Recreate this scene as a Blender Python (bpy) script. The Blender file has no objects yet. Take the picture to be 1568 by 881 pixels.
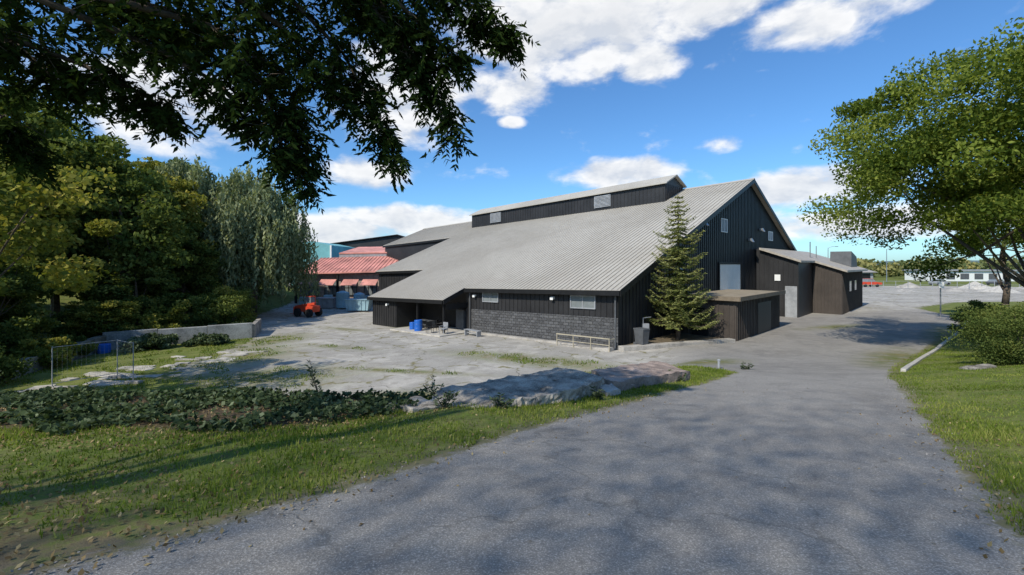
import bpy, math, random
import numpy as np
from mathutils import Vector
random.seed(7); rng=np.random.default_rng(11)
scene=bpy.context.scene
col=scene.collection
R=math.radians
# ------------------------------------------------------------------ helpers
def link(o,parent=None):
    col.objects.link(o)
    if parent is not None: o.parent=parent
    return o
def empty(name):
    e=bpy.data.objects.new(name,None); col.objects.link(e); return e
class NT:
    def __init__(s,name):
        s.m=bpy.data.materials.new(name); s.m.use_nodes=True
        s.t=s.m.node_tree; s.t.nodes.clear(); s.out=s.n('ShaderNodeOutputMaterial')
    def n(s,ty,**kw):
        nd=s.t.nodes.new(ty)
        for k,v in kw.items(): setattr(nd,k,v)
        return nd
    def l(s,a,b): s.t.links.new(a,b)
def setin(nd,key,val,T):
    if hasattr(val,'is_output'): T.links.new(val,nd.inputs[key])
    else: nd.inputs[key].default_value=val
def math_(N,op,a,b=0.0,c=None,clamp=False):
    nd=N.n('ShaderNodeMath',operation=op); nd.use_clamp=clamp
    setin(nd,0,a,N.t); setin(nd,1,b,N.t)
    if c is not None: setin(nd,2,c,N.t)
    return nd.outputs[0]
def mixc(N,f,a,b,blend='MIX'):
    nd=N.n('ShaderNodeMix',data_type='RGBA',blend_type=blend)
    setin(nd,0,f,N.t)
    setin(nd,6,a if hasattr(a,'is_output') else (*a[:3],1),N.t)
    setin(nd,7,b if hasattr(b,'is_output') else (*b[:3],1),N.t)
    return nd.outputs[2]
def noise(N,scale,detail=4,rough=.55,vec=None,dist=0.0):
    nd=N.n('ShaderNodeTexNoise'); nd.inputs['Scale'].default_value=scale
    nd.inputs['Detail'].default_value=detail; nd.inputs['Roughness'].default_value=rough
    nd.inputs['Distortion'].default_value=dist
    if vec is not None: N.l(vec,nd.inputs['Vector'])
    return nd.outputs['Fac']
def smap(N,v,a,b,c=0.0,d=1.0,smooth=True):
    nd=N.n('ShaderNodeMapRange'); nd.interpolation_type='SMOOTHSTEP' if smooth else 'LINEAR'
    setin(nd,0,v,N.t)
    for i,x in enumerate((a,b,c,d)): nd.inputs[i+1].default_value=x
    return nd.outputs[0]
def objco(N): return N.n('ShaderNodeTexCoord').outputs['Object']
def bsdf(N,colr,rough=.8,metal=0.0,bump=None,bstr=.3,bdist=.02,spec=.3):
    b=N.n('ShaderNodeBsdfPrincipled')
    setin(b,'Base Color',colr if hasattr(colr,'is_output') else (*colr[:3],1),N.t)
    setin(b,'Roughness',rough,N.t); b.inputs['Metallic'].default_value=metal
    b.inputs['Specular IOR Level'].default_value=spec
    if bump is not None:
        bp=N.n('ShaderNodeBump'); bp.inputs['Strength'].default_value=bstr; bp.inputs['Distance'].default_value=bdist
        N.l(bump,bp.inputs['Height']); N.l(bp.outputs[0],b.inputs['Normal'])
    N.l(b.outputs[0],N.out.inputs[0]); return b
def mat(name,c,rough=.7,metal=0.0,var=.25,scale=2.0,spec=.3,bstr=.15):
    N=NT(name); co=objco(N)
    n1=noise(N,scale,5,.6,co); n2=noise(N,scale*14,3,.6,co)
    f=math_(N,'ADD',math_(N,'MULTIPLY',n1,.65),math_(N,'MULTIPLY',n2,.35))
    f=smap(N,f,.3,.7,0,1)
    d=tuple(x*(1-var) for x in c); l=tuple(min(1,x*(1+var)) for x in c)
    bsdf(N,mixc(N,f,d,l),rough,metal,n2,bstr,.01,spec); return N.m
class MB:
    def __init__(s,fn=None): s.v=[]; s.f=[]; s.fn=fn or (lambda a,b,c:(a,b,c))
    def pts(s,P):
        i=len(s.v); s.v+= [tuple(s.fn(*p)) for p in P]; return i
    def box(s,a0,a1,b0,b1,c0,c1):
        i=s.pts([(a0,b0,c0),(a1,b0,c0),(a1,b1,c0),(a0,b1,c0),(a0,b0,c1),(a1,b0,c1),(a1,b1,c1),(a0,b1,c1)])
        for q in ((0,3,2,1),(4,5,6,7),(0,1,5,4),(1,2,6,5),(2,3,7,6),(3,0,4,7)): s.f.append(tuple(i+k for k in q))
    def hexa(s,P):
        i=s.pts(P)
        for q in ((0,3,2,1),(4,5,6,7),(0,1,5,4),(1,2,6,5),(2,3,7,6),(3,0,4,7)): s.f.append(tuple(i+k for k in q))
    def prism(s,A,B):
        n=len(A); i=s.pts(A); j=s.pts(B)
        s.f.append(tuple(range(i+n-1,i-1,-1))); s.f.append(tuple(range(j,j+n)))
        for k in range(n): s.f.append((i+k,i+(k+1)%n,j+(k+1)%n,j+k))
    def cyl(s,p0,p1,r0,r1=None,n=8,cap=True):
        r1=r0 if r1 is None else r1
        p0=Vector(p0);p1=Vector(p1);d=(p1-p0)
        if d.length<1e-6: return
        d.normalize(); u=d.orthogonal().normalized(); w=d.cross(u)
        A=[p0+(u*math.cos(2*math.pi*k/n)+w*math.sin(2*math.pi*k/n))*r0 for k in range(n)]
        B=[p1+(u*math.cos(2*math.pi*k/n)+w*math.sin(2*math.pi*k/n))*r1 for k in range(n)]
        i=s.pts([tuple(a) for a in A]); j=s.pts([tuple(b) for b in B])
        for k in range(n): s.f.append((i+k,i+(k+1)%n,j+(k+1)%n,j+k))
        if cap: s.f.append(tuple(range(i+n-1,i-1,-1))); s.f.append(tuple(range(j,j+n)))
    def tube(s,P,r0,r1,n=7):
        for k in range(len(P)-1):
            a=r0+(r1-r0)*k/(len(P)-1); b=r0+(r1-r0)*(k+1)/(len(P)-1)
            s.cyl(P[k],P[k+1],a,b,n)
    def obj(s,name,m,parent=None,bevel=0,smooth=False):
        me=bpy.data.meshes.new(name); me.from_pydata(s.v,[],s.f); me.materials.append(m)
        if smooth:
            for p in me.polygons: p.use_smooth=True
        o=bpy.data.objects.new(name,me); link(o,parent)
        if bevel:
            b=o.modifiers.new('bevel','BEVEL'); b.width=bevel; b.segments=2; b.limit_method='ANGLE'
        return o
def np_mesh(name,V,F,m,attrs=None,smooth=False,parent=None,mesh_only=False):
    me=bpy.data.meshes.new(name); k=F.shape[1]
    me.vertices.add(len(V)); me.vertices.foreach_set('co',V.astype(np.float32).ravel())
    me.loops.add(F.size); me.loops.foreach_set('vertex_index',F.astype(np.int32).ravel())
    me.polygons.add(len(F)); me.polygons.foreach_set('loop_start',np.arange(0,F.size,k,dtype=np.int32))
    if smooth: me.polygons.foreach_set('use_smooth',np.ones(len(F),dtype=bool))
    for a,val in (attrs or {}).items():
        at=me.attributes.new(a,'FLOAT','POINT'); at.data.foreach_set('value',val.astype(np.float32))
    me.update(calc_edges=True); me.validate()
    if m: me.materials.append(m)
    if mesh_only: return me
    o=bpy.data.objects.new(name,me); link(o,parent); return o
def sdpoly(X,Y,poly):
    """signed distance, positive inside"""
    X=np.asarray(X,float);Y=np.asarray(Y,float)
    d=np.full(X.shape,1e9); ins=np.zeros(X.shape,bool)
    n=len(poly)
    for i in range(n):
        ax,ay=poly[i];bx,by=poly[(i+1)%n]
        ex,ey=bx-ax,by-ay
        t=np.clip(((X-ax)*ex+(Y-ay)*ey)/(ex*ex+ey*ey),0,1)
        d=np.minimum(d,np.hypot(X-ax-t*ex,Y-ay-t*ey))
        if ay!=by:
            c=((ay>Y)!=(by>Y))&(X<(bx-ax)*(Y-ay)/(by-ay)+ax); ins^=c
    return np.where(ins,d,-d)
def sstep(x,a,b):
    t=np.clip((x-a)/(b-a),0,1); return t*t*(3-2*t)
# ------------------------------------------------------------------ site layout (metres, z=0 at the building corner)
A0=(6.3,26.6); GX,GY=.705,.709; LX,LY=-.709,.705
def W(s,t,z): return (A0[0]+GX*s+LX*t, A0[1]+GY*s+LY*t, z-.03*min(max(t,0),60))
UPPER=[(-60,-60),(-60,9.4),(-14,10.6),(-9,10.2),(-3,9.9),(-1.5,10.0),(1.3,12.4),(4.8,15.2),(10,22),(14,40),(90,60),(90,-60)]
PAVE=[(-22,-9),(-12,-2.2),(-6,1.2),(-3.1,2.9),(-1.5,4.6),(.16,7.0),(3.2,10.3),(6.2,13.6),(8.3,16.2),(7.6,18.5),(4,17.8),(0,15.2),(-5,15.0),(-9.1,16.6),(-12.7,19),(-17.2,22),(-18.5,26.7),(-19.4,33),(-24,42),(-31,54),(-36,76),(-36,100),(70,110),(120,100),(120,66),(60,60),(47,52),(42.5,41.8),(33.2,33.7),(26.0,27.7),(19.5,22.0),(15,17.6),(12.4,14.6),(10.9,12.5),(7.0,7.5),(4.75,4.6),(3.5,2.9),(2.6,0),(1,-9)]
IVY=[(-18,6.5),(-8,6.8),(-4.8,6.5),(-3.4,7.3),(-2.5,7.9),(-1.9,8.7),(-1.9,10.0),(-3,10.6),(-9,11.0),(-18,11.4)]
def zr(y):
    v=3.5-.146*y
    return .5*(v+np.sqrt(v*v+.25))
def H(X,Y):
    X=np.asarray(X,float);Y=np.asarray(Y,float)
    t=LX*(X-A0[0])+LY*(Y-A0[1])
    lot=-.03*np.clip(t,0,40)-.03*sstep(-(X+Y),0,40)
    e=-sdpoly(X,Y,UPPER)
    w=1-sstep(e,0,3.2)
    z=lot+(zr(Y)-zr(60.))*w
    z=z+sstep(-X,30,60)*sstep(Y,18,40)*5
    sd=sdpoly(X,Y,PAVE)
    grassy=sstep(-sd,0.0,1.2)
    z=z+grassy*w*(.04+.05*np.sin(X*1.1+Y*.7)*np.sin(Y*1.3-X*.4))
    right=(X>3)&(Y<60)
    z=z+np.where(right&(w>.5)&(X>Y*.55),sstep(-sd,0,5)*.35,0)
    return z
def h1(x,y): return float(H(np.array([x]),np.array([y]))[0])
# ------------------------------------------------------------------ materials
def attr(N,name):
    a=N.n('ShaderNodeAttribute'); a.attribute_name=name; return a.outputs['Fac']
def ground_mat():
    N=NT('ground_asphalt_and_grass'); co=objco(N)
    pave=attr(N,'pave'); weed=attr(N,'weed'); lot=attr(N,'lot'); ivy=attr(N,'ivy'); dry=attr(N,'dry')
    nA=noise(N,1.3,6,.65,co); nB=noise(N,.22,5,.6,co,.6); nC=noise(N,9,5,.7,co); nD=noise(N,70,3,.7,co); nE=noise(N,.7,6,.7,co,1.0); nF=noise(N,28,4,.75,co)
    edge=math_(N,'ADD',pave,math_(N,'MULTIPLY',math_(N,'SUBTRACT',nC,.5),.6))
    edge=math_(N,'ADD',edge,math_(N,'MULTIPLY',math_(N,'SUBTRACT',nA,.5),math_(N,'ADD',.45,math_(N,'MULTIPLY',lot,4.0))))
    pm=smap(N,edge,-.06,.1)
    a=mixc(N,smap(N,nB,.38,.62),(.275,.255,.225),(.37,.345,.305))
    a=mixc(N,smap(N,nA,.42,.66,0,.6),a,(.43,.40,.345))
    a=mixc(N,smap(N,nE,.5,.64,0,.55),a,(.215,.202,.182))
    lt=mixc(N,smap(N,nE,.38,.62),(.42,.39,.335),(.60,.56,.485))
    lt=mixc(N,smap(N,nB,.46,.56,0,.6),lt,(.33,.31,.27))
    lt=mixc(N,smap(N,nA,.52,.66,0,.6),lt,(.27,.25,.21))
    lt=mixc(N,smap(N,nC,.54,.66,0,.35),lt,(.66,.62,.54))
    a=mixc(N,math_(N,'MULTIPLY',lot,.9),a,lt)
    fine=math_(N,'SUBTRACT',1.0,math_(N,'MULTIPLY',lot,.5))
    a=mixc(N,math_(N,'MULTIPLY',fine,smap(N,nD,.45,.60,.5,.0)),a,(.13,.12,.108))
    a=mixc(N,math_(N,'MULTIPLY',fine,smap(N,nD,.54,.68,0,.65)),a,(.60,.565,.50))
    a=mixc(N,math_(N,'MULTIPLY',fine,smap(N,nF,.50,.64,0,.5)),a,(.155,.145,.13))
    a=mixc(N,smap(N,nC,.56,.70,0,.35),a,(.19,.175,.15))
    vor=N.n('ShaderNodeTexVoronoi',feature='DISTANCE_TO_EDGE'); vor.inputs['Scale'].default_value=.3
    wob=N.n('ShaderNodeVectorMath',operation='ADD'); N.l(co,wob.inputs[0])
    ns=N.n('ShaderNodeTexNoise'); ns.inputs['Scale'].default_value=1.6; ns.inputs['Detail'].default_value=5; N.l(co,ns.inputs['Vector'])
    N.l(ns.outputs['Color'],wob.inputs[1]); N.l(wob.outputs[0],vor.inputs['Vector'])
    cr=smap(N,vor.outputs['Distance'],.001,.009,1,0)
    cr=math_(N,'MULTIPLY',cr,math_(N,'ADD',smap(N,nB,.48,.62,0,.3),math_(N,'MULTIPLY',lot,.6)),clamp=True)
    a=mixc(N,cr,a,(.10,.09,.07))
    gcol=mixc(N,smap(N,nA,.35,.65),(.12,.15,.04),(.22,.19,.085))
    gcol=mixc(N,smap(N,nC,.5,.7,0,.6),gcol,(.10,.09,.045))
    crw=smap(N,vor.outputs['Distance'],.004,.05,1,0)
    wm=math_(N,'MULTIPLY',weed,smap(N,math_(N,'ADD',math_(N,'MULTIPLY',nE,.6),math_(N,'MULTIPLY',nC,.4)),.37,.53))
    wm=math_(N,'MAXIMUM',wm,math_(N,'MULTIPLY',math_(N,'MULTIPLY',crw,lot),smap(N,nA,.49,.57,0,.85)))
    a=mixc(N,wm,a,gcol)
    g=mixc(N,smap(N,nA,.38,.62),(.11,.15,.03),(.17,.21,.045))
    dm=math_(N,'MULTIPLY',math_(N,'ADD',math_(N,'MULTIPLY',dry,.9),.3),smap(N,math_(N,'ADD',math_(N,'MULTIPLY',nA,.6),math_(N,'MULTIPLY',nC,.4)),.42,.58),clamp=True)
    g=mixc(N,dm,g,(.22,.165,.09))
    g=mixc(N,smap(N,nC,.5,.66,0,.7),g,(.075,.06,.03))
    g=mixc(N,smap(N,nD,.5,.7,0,.5),g,(.24,.22,.11))
    g=mixc(N,ivy,g,mixc(N,nC,(.06,.045,.028),(.16,.12,.075)))
    strip=math_(N,'MULTIPLY',smap(N,edge,-.45,0.0),smap(N,edge,.0,.12,1,0))
    g=mixc(N,math_(N,'MULTIPLY',strip,.7),g,(.22,.18,.125))
    c=mixc(N,pm,g,a)
    bh=math_(N,'ADD',math_(N,'MULTIPLY',nD,.5),math_(N,'MULTIPLY',nC,.6))
    bh=math_(N,'SUBTRACT',bh,math_(N,'MULTIPLY',cr,.8))
    bsdf(N,c,.95,0,bh,.6,.022,.06); return N.m
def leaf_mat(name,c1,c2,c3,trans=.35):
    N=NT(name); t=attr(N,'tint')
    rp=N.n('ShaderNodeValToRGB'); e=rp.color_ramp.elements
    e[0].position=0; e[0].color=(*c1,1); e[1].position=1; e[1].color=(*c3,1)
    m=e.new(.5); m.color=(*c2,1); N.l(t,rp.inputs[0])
    d=N.n('ShaderNodeBsdfDiffuse'); N.l(rp.outputs[0],d.inputs['Color'])
    tr=N.n('ShaderNodeBsdfTranslucent'); N.l(mixc(N,1.0,rp.outputs[0],(1.4,1.4,.6),'MULTIPLY'),tr.inputs[0])
    mx=N.n('ShaderNodeMixShader'); mx.inputs[0].default_value=trans
    N.l(d.outputs[0],mx.inputs[1]); N.l(tr.outputs[0],mx.inputs[2]); N.l(mx.outputs[0],N.out.inputs[0]); return N.m
M_bark=mat('bark',(.12,.095,.07),.9,var=.5,scale=6,bstr=.8)
M_clad=mat('black_metal_cladding',(.027,.0265,.027),.5,var=.3,scale=.6,spec=.35)
M_trim=mat('black_trim',(.014,.014,.014),.5)
M_brown=mat('dark_brown_cladding',(.066,.054,.045),.6,scale=.8)
M_conc=mat('weathered_concrete',(.36,.335,.295),.9,var=.4,scale=1.2,bstr=.6)
M_conc2=mat('mossy_concrete',(.27,.245,.205),.9,var=.65,scale=1.8,bstr=1.0)
M_kerb=mat('kerb_concrete',(.46,.43,.375),.9,var=.25,scale=3)
M_paver=mat('paver_concrete',(.40,.37,.31),.95,var=.45,scale=1.6,bstr=.6)
M_white=mat('white_paint',(.80,.80,.77),.6,var=.05)
M_steel=mat('galvanised_steel',(.35,.36,.37),.4,.7)
M_rubber=mat('rubber',(.02,.02,.02),.8)
M_blue=mat('blue_plastic',(.02,.13,.50),.4,var=.1)
M_red=mat('red_paint',(.60,.07,.03),.5,var=.2)
M_redroof=mat('faded_red_metal_roof',(.60,.27,.22),.6,var=.35,scale=.5)
M_teal=mat('teal_paint',(.18,.44,.46),.6,var=.15,scale=.7)
M_pteal=mat('pale_blue_tank_paint',(.28,.42,.47),.6,var=.25,scale=.9)
M_bluew=mat('blue_cladding',(.14,.42,.72),.6,var=.1)
M_grey=mat('grey_paint',(.30,.31,.32),.6)
M_dgrey=mat('dark_grey_paint',(.10,.105,.11),.6)
M_brick=mat('old_brick',(.36,.28,.235),.9,var=.4,scale=3)
M_wood=mat('weathered_wood',(.33,.26,.18),.8,var=.3,scale=5)
M_rail=mat('weathered_rail',(.42,.37,.27),.7)
def glass_mat():
    N=NT('window_glass'); co=objco(N); n=noise(N,3,3,.5,co)
    bsdf(N,mixc(N,n,(.14,.16,.16),(.27,.29,.29)),.12,0,None,spec=.8); return N.m
M_glass=glass_mat()
def roof_mat():
    N=NT('standing_seam_roof'); co=objco(N)
    n1=noise(N,.12,6,.6,co,.5); n2=noise(N,1.5,5,.65,co); n3=noise(N,25,2,.6,co)
    c=mixc(N,smap(N,n1,.35,.65),(.38,.35,.295),(.46,.43,.37))
    c=mixc(N,smap(N,n2,.45,.7,0,.4),c,(.32,.285,.235))
    c=mixc(N,smap(N,n3,.5,.7,0,.12),c,(.55,.52,.46))
    bsdf(N,c,.65,.0,n2,.05,.02,.2); return N.m
M_roof=roof_mat()
M_rib=mat('roof_ribs',(.36,.33,.285),.6,var=.15)
def block_mat():
    N=NT('dark_split_face_block'); uv=N.n('ShaderNodeUVMap').outputs[0]
    b=N.n('ShaderNodeTexBrick'); N.l(uv,b.inputs['Vector'])
    b.inputs['Scale'].default_value=1; b.inputs['Brick Width'].default_value=.42; b.inputs['Row Height'].default_value=.2
    b.inputs['Mortar Size'].default_value=.018; b.inputs['Color1'].default_value=(.045,.046,.048,1); b.inputs['Color2'].default_value=(.115,.117,.12,1)
    b.inputs['Mortar'].default_value=(.014,.014,.014,1)
    n=noise(N,14,5,.7,objco(N))
    c=mixc(N,smap(N,n,.4,.7,0,.6),b.outputs['Color'],(.19,.187,.183))
    hgt=math_(N,'ADD',math_(N,'MULTIPLY',b.outputs['Fac'],-1),n)
    bsdf(N,c,.75,0,hgt,.9,.06,.3); return N.m
M_block=block_mat()
M_ground=ground_mat()
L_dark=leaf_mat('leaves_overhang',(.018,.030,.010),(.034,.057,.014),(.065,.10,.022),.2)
L_forest=leaf_mat('leaves_forest',(.046,.070,.020),(.10,.135,.036),(.22,.24,.065),.28)
L_yel=leaf_mat('leaves_yellowing',(.075,.095,.022),(.17,.19,.04),(.40,.34,.08),.3)
L_right=leaf_mat('leaves_locust',(.06,.088,.018),(.135,.18,.03),(.28,.31,.065),.35)
L_will=leaf_mat('leaves_willow',(.13,.16,.085),(.24,.275,.145),(.42,.44,.25),.25)
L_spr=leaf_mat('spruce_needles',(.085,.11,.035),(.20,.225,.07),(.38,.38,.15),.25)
L_ivy=leaf_mat('ivy_leaves',(.03,.047,.025),(.07,.10,.045),(.19,.225,.13),.2)
L_grass=leaf_mat('grass_blades',(.09,.125,.022),(.165,.225,.035),(.34,.34,.10),.35)
L_dry=leaf_mat('dry_litter',(.13,.09,.045),(.26,.185,.09),(.42,.33,.17),.1)
# ------------------------------------------------------------------ ground
xs=np.concatenate([-np.geomspace(60,1500,22)[::-1],np.arange(-58,-16,1.0),np.arange(-16,16,.22),np.arange(16,60,.8),np.geomspace(61,1500,22)])
ys=np.concatenate([-np.geomspace(12,600,12)[::-1],np.arange(-11,0,.8),np.arange(0,26,.22),np.arange(26,80,.8),np.geomspace(81,2500,26)])
XX,YY=np.meshgrid(xs,ys); sh=XX.shape
ZZ=H(XX,YY); sdp=sdpoly(XX,YY,PAVE); sdi=sdpoly(XX,YY,IVY)
def blob(X,Y,cx,cy,rx,ry,ang=0):
    c,s=math.cos(ang),math.sin(ang); u=(X-cx)*c+(Y-cy)*s; v=-(X-cx)*s+(Y-cy)*c
    return np.clip(1.3-np.sqrt((u/rx)**2+(v/ry)**2),0,1)
WEEDS=[(1.0,24.0,6.5,1.5,-.55),(-13,20.5,6,3.4,.2),(-16.5,27,3.2,5.5,.3),(-9,40,2.6,1.2,-.7),(-18,34,2.4,4,0),(20,23,5,1.0,.8),(31,32,8,1.0,.8),(9,20.5,2.5,1.2,.5),(-3,16.8,10,1.5,0.05),(26,36,4,.8,.4),(19,22,6,1.4,.8),(-12,30,4,.6,-.5),(-6,22,5,.5,-.3),(3,20.5,4,.6,.4),(-15,40,4,.6,-.6)]
weed=np.zeros(sh)
for w in WEEDS: weed=np.maximum(weed,blob(XX,YY,*w))
lotm=1-sstep(sdpoly(XX,YY,UPPER),-3,1)
drym=np.maximum(blob(XX,YY,-5.5,3.0,4,1.6,-.1),blob(XX,YY,-9,4.2,4,1.4,0))
V=np.stack([XX,YY,ZZ],-1).reshape(-1,3)
ny,nx=sh; I=np.arange(ny*nx).reshape(sh)
F=np.stack([I[:-1,:-1],I[:-1,1:],I[1:,1:],I[1:,:-1]],-1).reshape(-1,4)
sf=sdp.ravel()[F].max(1)
at={'pave':sdp.ravel(),'weed':weed.ravel(),'lot':lotm.ravel(),'ivy':np.clip(sdi.ravel()*2+.3,0,1),'dry':drym.ravel()}
def submesh(name,F):
    u,inv=np.unique(F,return_inverse=True)
    return np_mesh(name,V[u],inv.reshape(F.shape),M_ground,{k:v[u] for k,v in at.items()},True)
submesh('asphalt_driveway',F[sf>-.6]); submesh('ground',F[sf<=-.6])
# ------------------------------------------------------------------ foliage generator
def leaves(P,L,Wd,up=.3,tint=None,dirs=None,r=rng):
    n=len(P)
    if dirs is None: a=r.normal(size=(n,3))
    else: a=dirs+r.normal(size=(n,3))*.25
    a/=np.linalg.norm(a,axis=1,keepdims=True)
    nn=r.normal(size=(n,3)); nn[:,2]+=up*3
    b=np.cross(a,nn); b/=np.linalg.norm(b,axis=1,keepdims=True)+1e-9
    L=np.broadcast_to(L,(n,))[:,None]*.5*r.uniform(.7,1.25,(n,1)); Wd=np.broadcast_to(Wd,(n,))[:,None]*.5*r.uniform(.8,1.2,(n,1))
    V=np.stack([P-a*L,P+b*Wd-a*L*.15,P+a*L,P-b*Wd-a*L*.15],1).reshape(-1,3)
    F=np.arange(4*n).reshape(-1,4)
    if tint is None: tint=r.uniform(0,1,n)
    return V,F,np.repeat(np.clip(tint,0,1),4)
def leaf_obj(name,P,L,Wd,m,parent=None,up=.3,tint=None,dirs=None,mesh_only=False):
    V,F,T=leaves(P,L,Wd,up,tint,dirs)
    return np_mesh(name,V,F,m,{'tint':T},parent=parent,mesh_only=mesh_only)
def crown_points(c,rad,nc,cr,per,seed,low=-.55,hollow=.45):
    r=np.random.default_rng(seed); C=[]
    while len(C)<nc:
        d=r.normal(size=3); d/=np.linalg.norm(d)
        if d[2]<low: continue
        k=r.uniform(hollow,1.0)**.6*(1+.18*math.sin(d[0]*5+seed)+.12*math.sin(d[2]*7+seed*2))
        C.append(np.array(c)+d*np.array(rad)*k)
    C=np.array(C); P=[];T=[]
    for q in C:
        n=int(per*r.uniform(.5,1.4)); rr=cr*r.uniform(.6,1.35)
        g=r.normal(size=(n,3)); g/=np.linalg.norm(g,axis=1,keepdims=True)
        g*=(r.uniform(0,1,(n,1))**.45)*rr; g[:,2]*=.6
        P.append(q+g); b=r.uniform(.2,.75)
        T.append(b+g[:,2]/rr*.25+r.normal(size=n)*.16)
    return C,np.concatenate(P),np.concatenate(T)
def make_tree(name,base,c,rad,nc,cr,per,leaf,m,seed,trunk_r=.3,limbs=14,low=-.55,hollow=.45,asp=.55):
    e=empty(name); C,P,T=crown_points(c,rad,nc,cr,per,seed,low,hollow)
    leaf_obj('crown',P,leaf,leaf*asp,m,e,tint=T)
    r=random.Random(seed); mb=MB(); b=Vector(base)
    top=Vector((c[0],c[1],c[2]+rad[2]*.3)); pts=[b]
    for k in range(1,6):
        p=b.lerp(top,k/5); p.x+=r.uniform(-.2,.2)*k/3; p.y+=r.uniform(-.2,.2)*k/3; pts.append(p)
    mb.cyl(b-Vector((0,0,.3)),b+Vector((0,0,.35)),trunk_r*1.5,trunk_r*1.05,10)
    mb.tube(pts,trunk_r*1.05,trunk_r*.3,10)
    for q in random.Random(seed).sample(list(C),min(limbs,len(C))):
        q=Vector(q); f=r.uniform(.25,.85); s=b.lerp(top,f)
        mid=s.lerp(q,.5)+Vector((0,0,-.08*(q-s).length)); 
        mb.tube([s,mid,q],trunk_r*.3*(1.1-f*.5),.02,6)
    mb.obj('trunk_and_limbs',M_bark,e,smooth=True); return e
# ------------------------------------------------------------------ main warehouse
wh=empty('black_warehouse')
SL=.4008; HW=24.2; RZ=3.6+SL*HW
def zf(s): return 3.6+SL*s if s<=HW else RZ-SL*(s-HW)
w=MB(W)
w.prism([(0,0,-1),(48.4,0,-1),(48.4,0,3.5),(HW,0,RZ-.1),(0,0,3.5)][::-1],[(0,.25,-1),(48.4,.25,-1),(48.4,.25,3.5),(HW,.25,RZ-.1),(0,.25,3.5)][::-1])
w.box(0,.25,.25,14,-1.5,3.5)
w.box(.7,.95,14,21.6,-1.5,3.5)
w.box(0,.7,14,14.2,-1.5,3.5)
w.box(-2.1,-1.9,21.6,26,-2,2.55)
w.box(-1.9,.95,21.6,21.8,-2,2.5)
w.prism([(-1.9,25.8,-2),(4.3,25.8,-2),(4.3,25.8,5.0),(-1.9,25.8,2.6)],[(-1.9,26,-2),(4.3,26,-2),(4.3,26,5.0),(-1.9,26,2.6)])
w.box(4.3,4.55,26,36.6,-2.5,5.05)
w.prism([(4.55,36.4,-2),(16,36.4,-2),(16,36.4,9.8),(4.55,36.4,5.2)],[(4.55,36.6,-2),(16,36.6,-2),(16,36.6,9.8),(4.55,36.6,5.2)])
w.box(16,16.2,36.6,56,-2.5,9.75)
w.prism([(16.2,55.8,-2),(48.2,55.8,-2),(48.2,55.8,3.6),(HW,55.8,RZ-.1),(16.2,55.8,9.8)],[(16.2,56,-2),(48.2,56,-2),(48.2,56,3.6),(HW,56,RZ-.1),(16.2,56,9.8)])
w.box(48.15,48.4,.25,56,-2.5,3.5)
w.obj('walls',M_clad,wh)
bt=MB(W)
s=.15
while s<48.3:
    bt.box(s,s+.05,-.045,-.002,-.8,zf(s+.02)-.12); s+=.42
t=.3
while t<13.9: bt.box(-.04,-.002,t,t+.05,1.9,3.45); t+=.42
t=21.7
while t<26: bt.box(-2.14,-2.102,t,t+.05,-2,2.5); t+=.42
t=26.3
while t<36.5: bt.box(4.26,4.298,t,t+.05,-2,5.0); t+=.6
bt.obj('battens',M_clad,wh)
def slope_piece(mb,s0,s1,t0,t1,th=.14):
    mb.hexa([(s0,t0,zf(s0)),(s1,t0,zf(s1)),(s1,t1,zf(s1)),(s0,t1,zf(s0)),
             (s0,t0,zf(s0)+th),(s1,t0,zf(s1)+th),(s1,t1,zf(s1)+th),(s0,t1,zf(s0)+th)])
rf=MB(W); FR=[(-.4,-.45,14),(-2.5,14,26.2),(4.0,26.2,36.8),(15.8,36.8,56.3)]
for s0,t0,t1 in FR: slope_piece(rf,s0,HW,t0,t1)
rf.hexa([(HW,-.45,RZ),(48.8,-.45,zf(48.8)),(48.8,56.3,zf(48.8)),(HW,56.3,RZ),(HW,-.45,RZ+.14),(48.8,-.45,zf(48.8)+.14),(48.8,56.3,zf(48.8)+.14),(HW,56.3,RZ+.14)])
rf.obj('roof',M_roof,wh)
rb=MB(W)
for s0,t0,t1 in FR:
    t=t0+.2
    while t<t1-.05:
        rb.hexa([(s0,t,zf(s0)+.142),(HW-.05,t,zf(HW)+.122),(HW-.05,t+.04,zf(HW)+.122),(s0,t+.04,zf(s0)+.142),(s0,t,zf(s0)+.172),(HW-.05,t,zf(HW)+.152),(HW-.05,t+.04,zf(HW)+.152),(s0,t+.04,zf(s0)+.172)]); t+=.38
rb.obj('roof_seams',M_rib,wh)
cap=MB(W); cap.prism([(HW-.3,-.5,RZ+.06),(HW+.3,-.5,RZ+.06),(HW,-.5,RZ+.26)][::-1],[(HW-.3,56.35,RZ+.06),(HW+.3,56.35,RZ+.06),(HW,56.35,RZ+.26)][::-1])
cap.obj('ridge_cap',M_roof,wh)
tr=MB(W)
for a,b in ((-.42,HW),(HW,48.82)):
    tr.hexa([(a,-.5,zf(a)-.22),(b,-.5,zf(b)-.22),(b,-.46,zf(b)-.22),(a,-.46,zf(a)-.22),(a,-.5,zf(a)+.17),(b,-.5,zf(b)+.17),(b,-.46,zf(b)+.17),(a,-.46,zf(a)+.17)])
tr.box(-.52,-.41,-.45,13.95,3.26,3.56); tr.box(-2.62,-2.51,14,26.2,2.42,2.72); tr.box(3.9,3.99,26.25,36.8,5.0,5.28); tr.box(15.7,15.79,36.85,56.3,9.7,10.0)
tr.hexa([(-2.5,13.9,2.4),(-.4,13.9,3.24),(-.4,13.99,3.24),(-2.5,13.99,2.4),(-2.5,13.9,2.75),(-.4,13.9,3.6),(-.4,13.99,3.6),(-2.5,13.99,2.75)])
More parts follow.
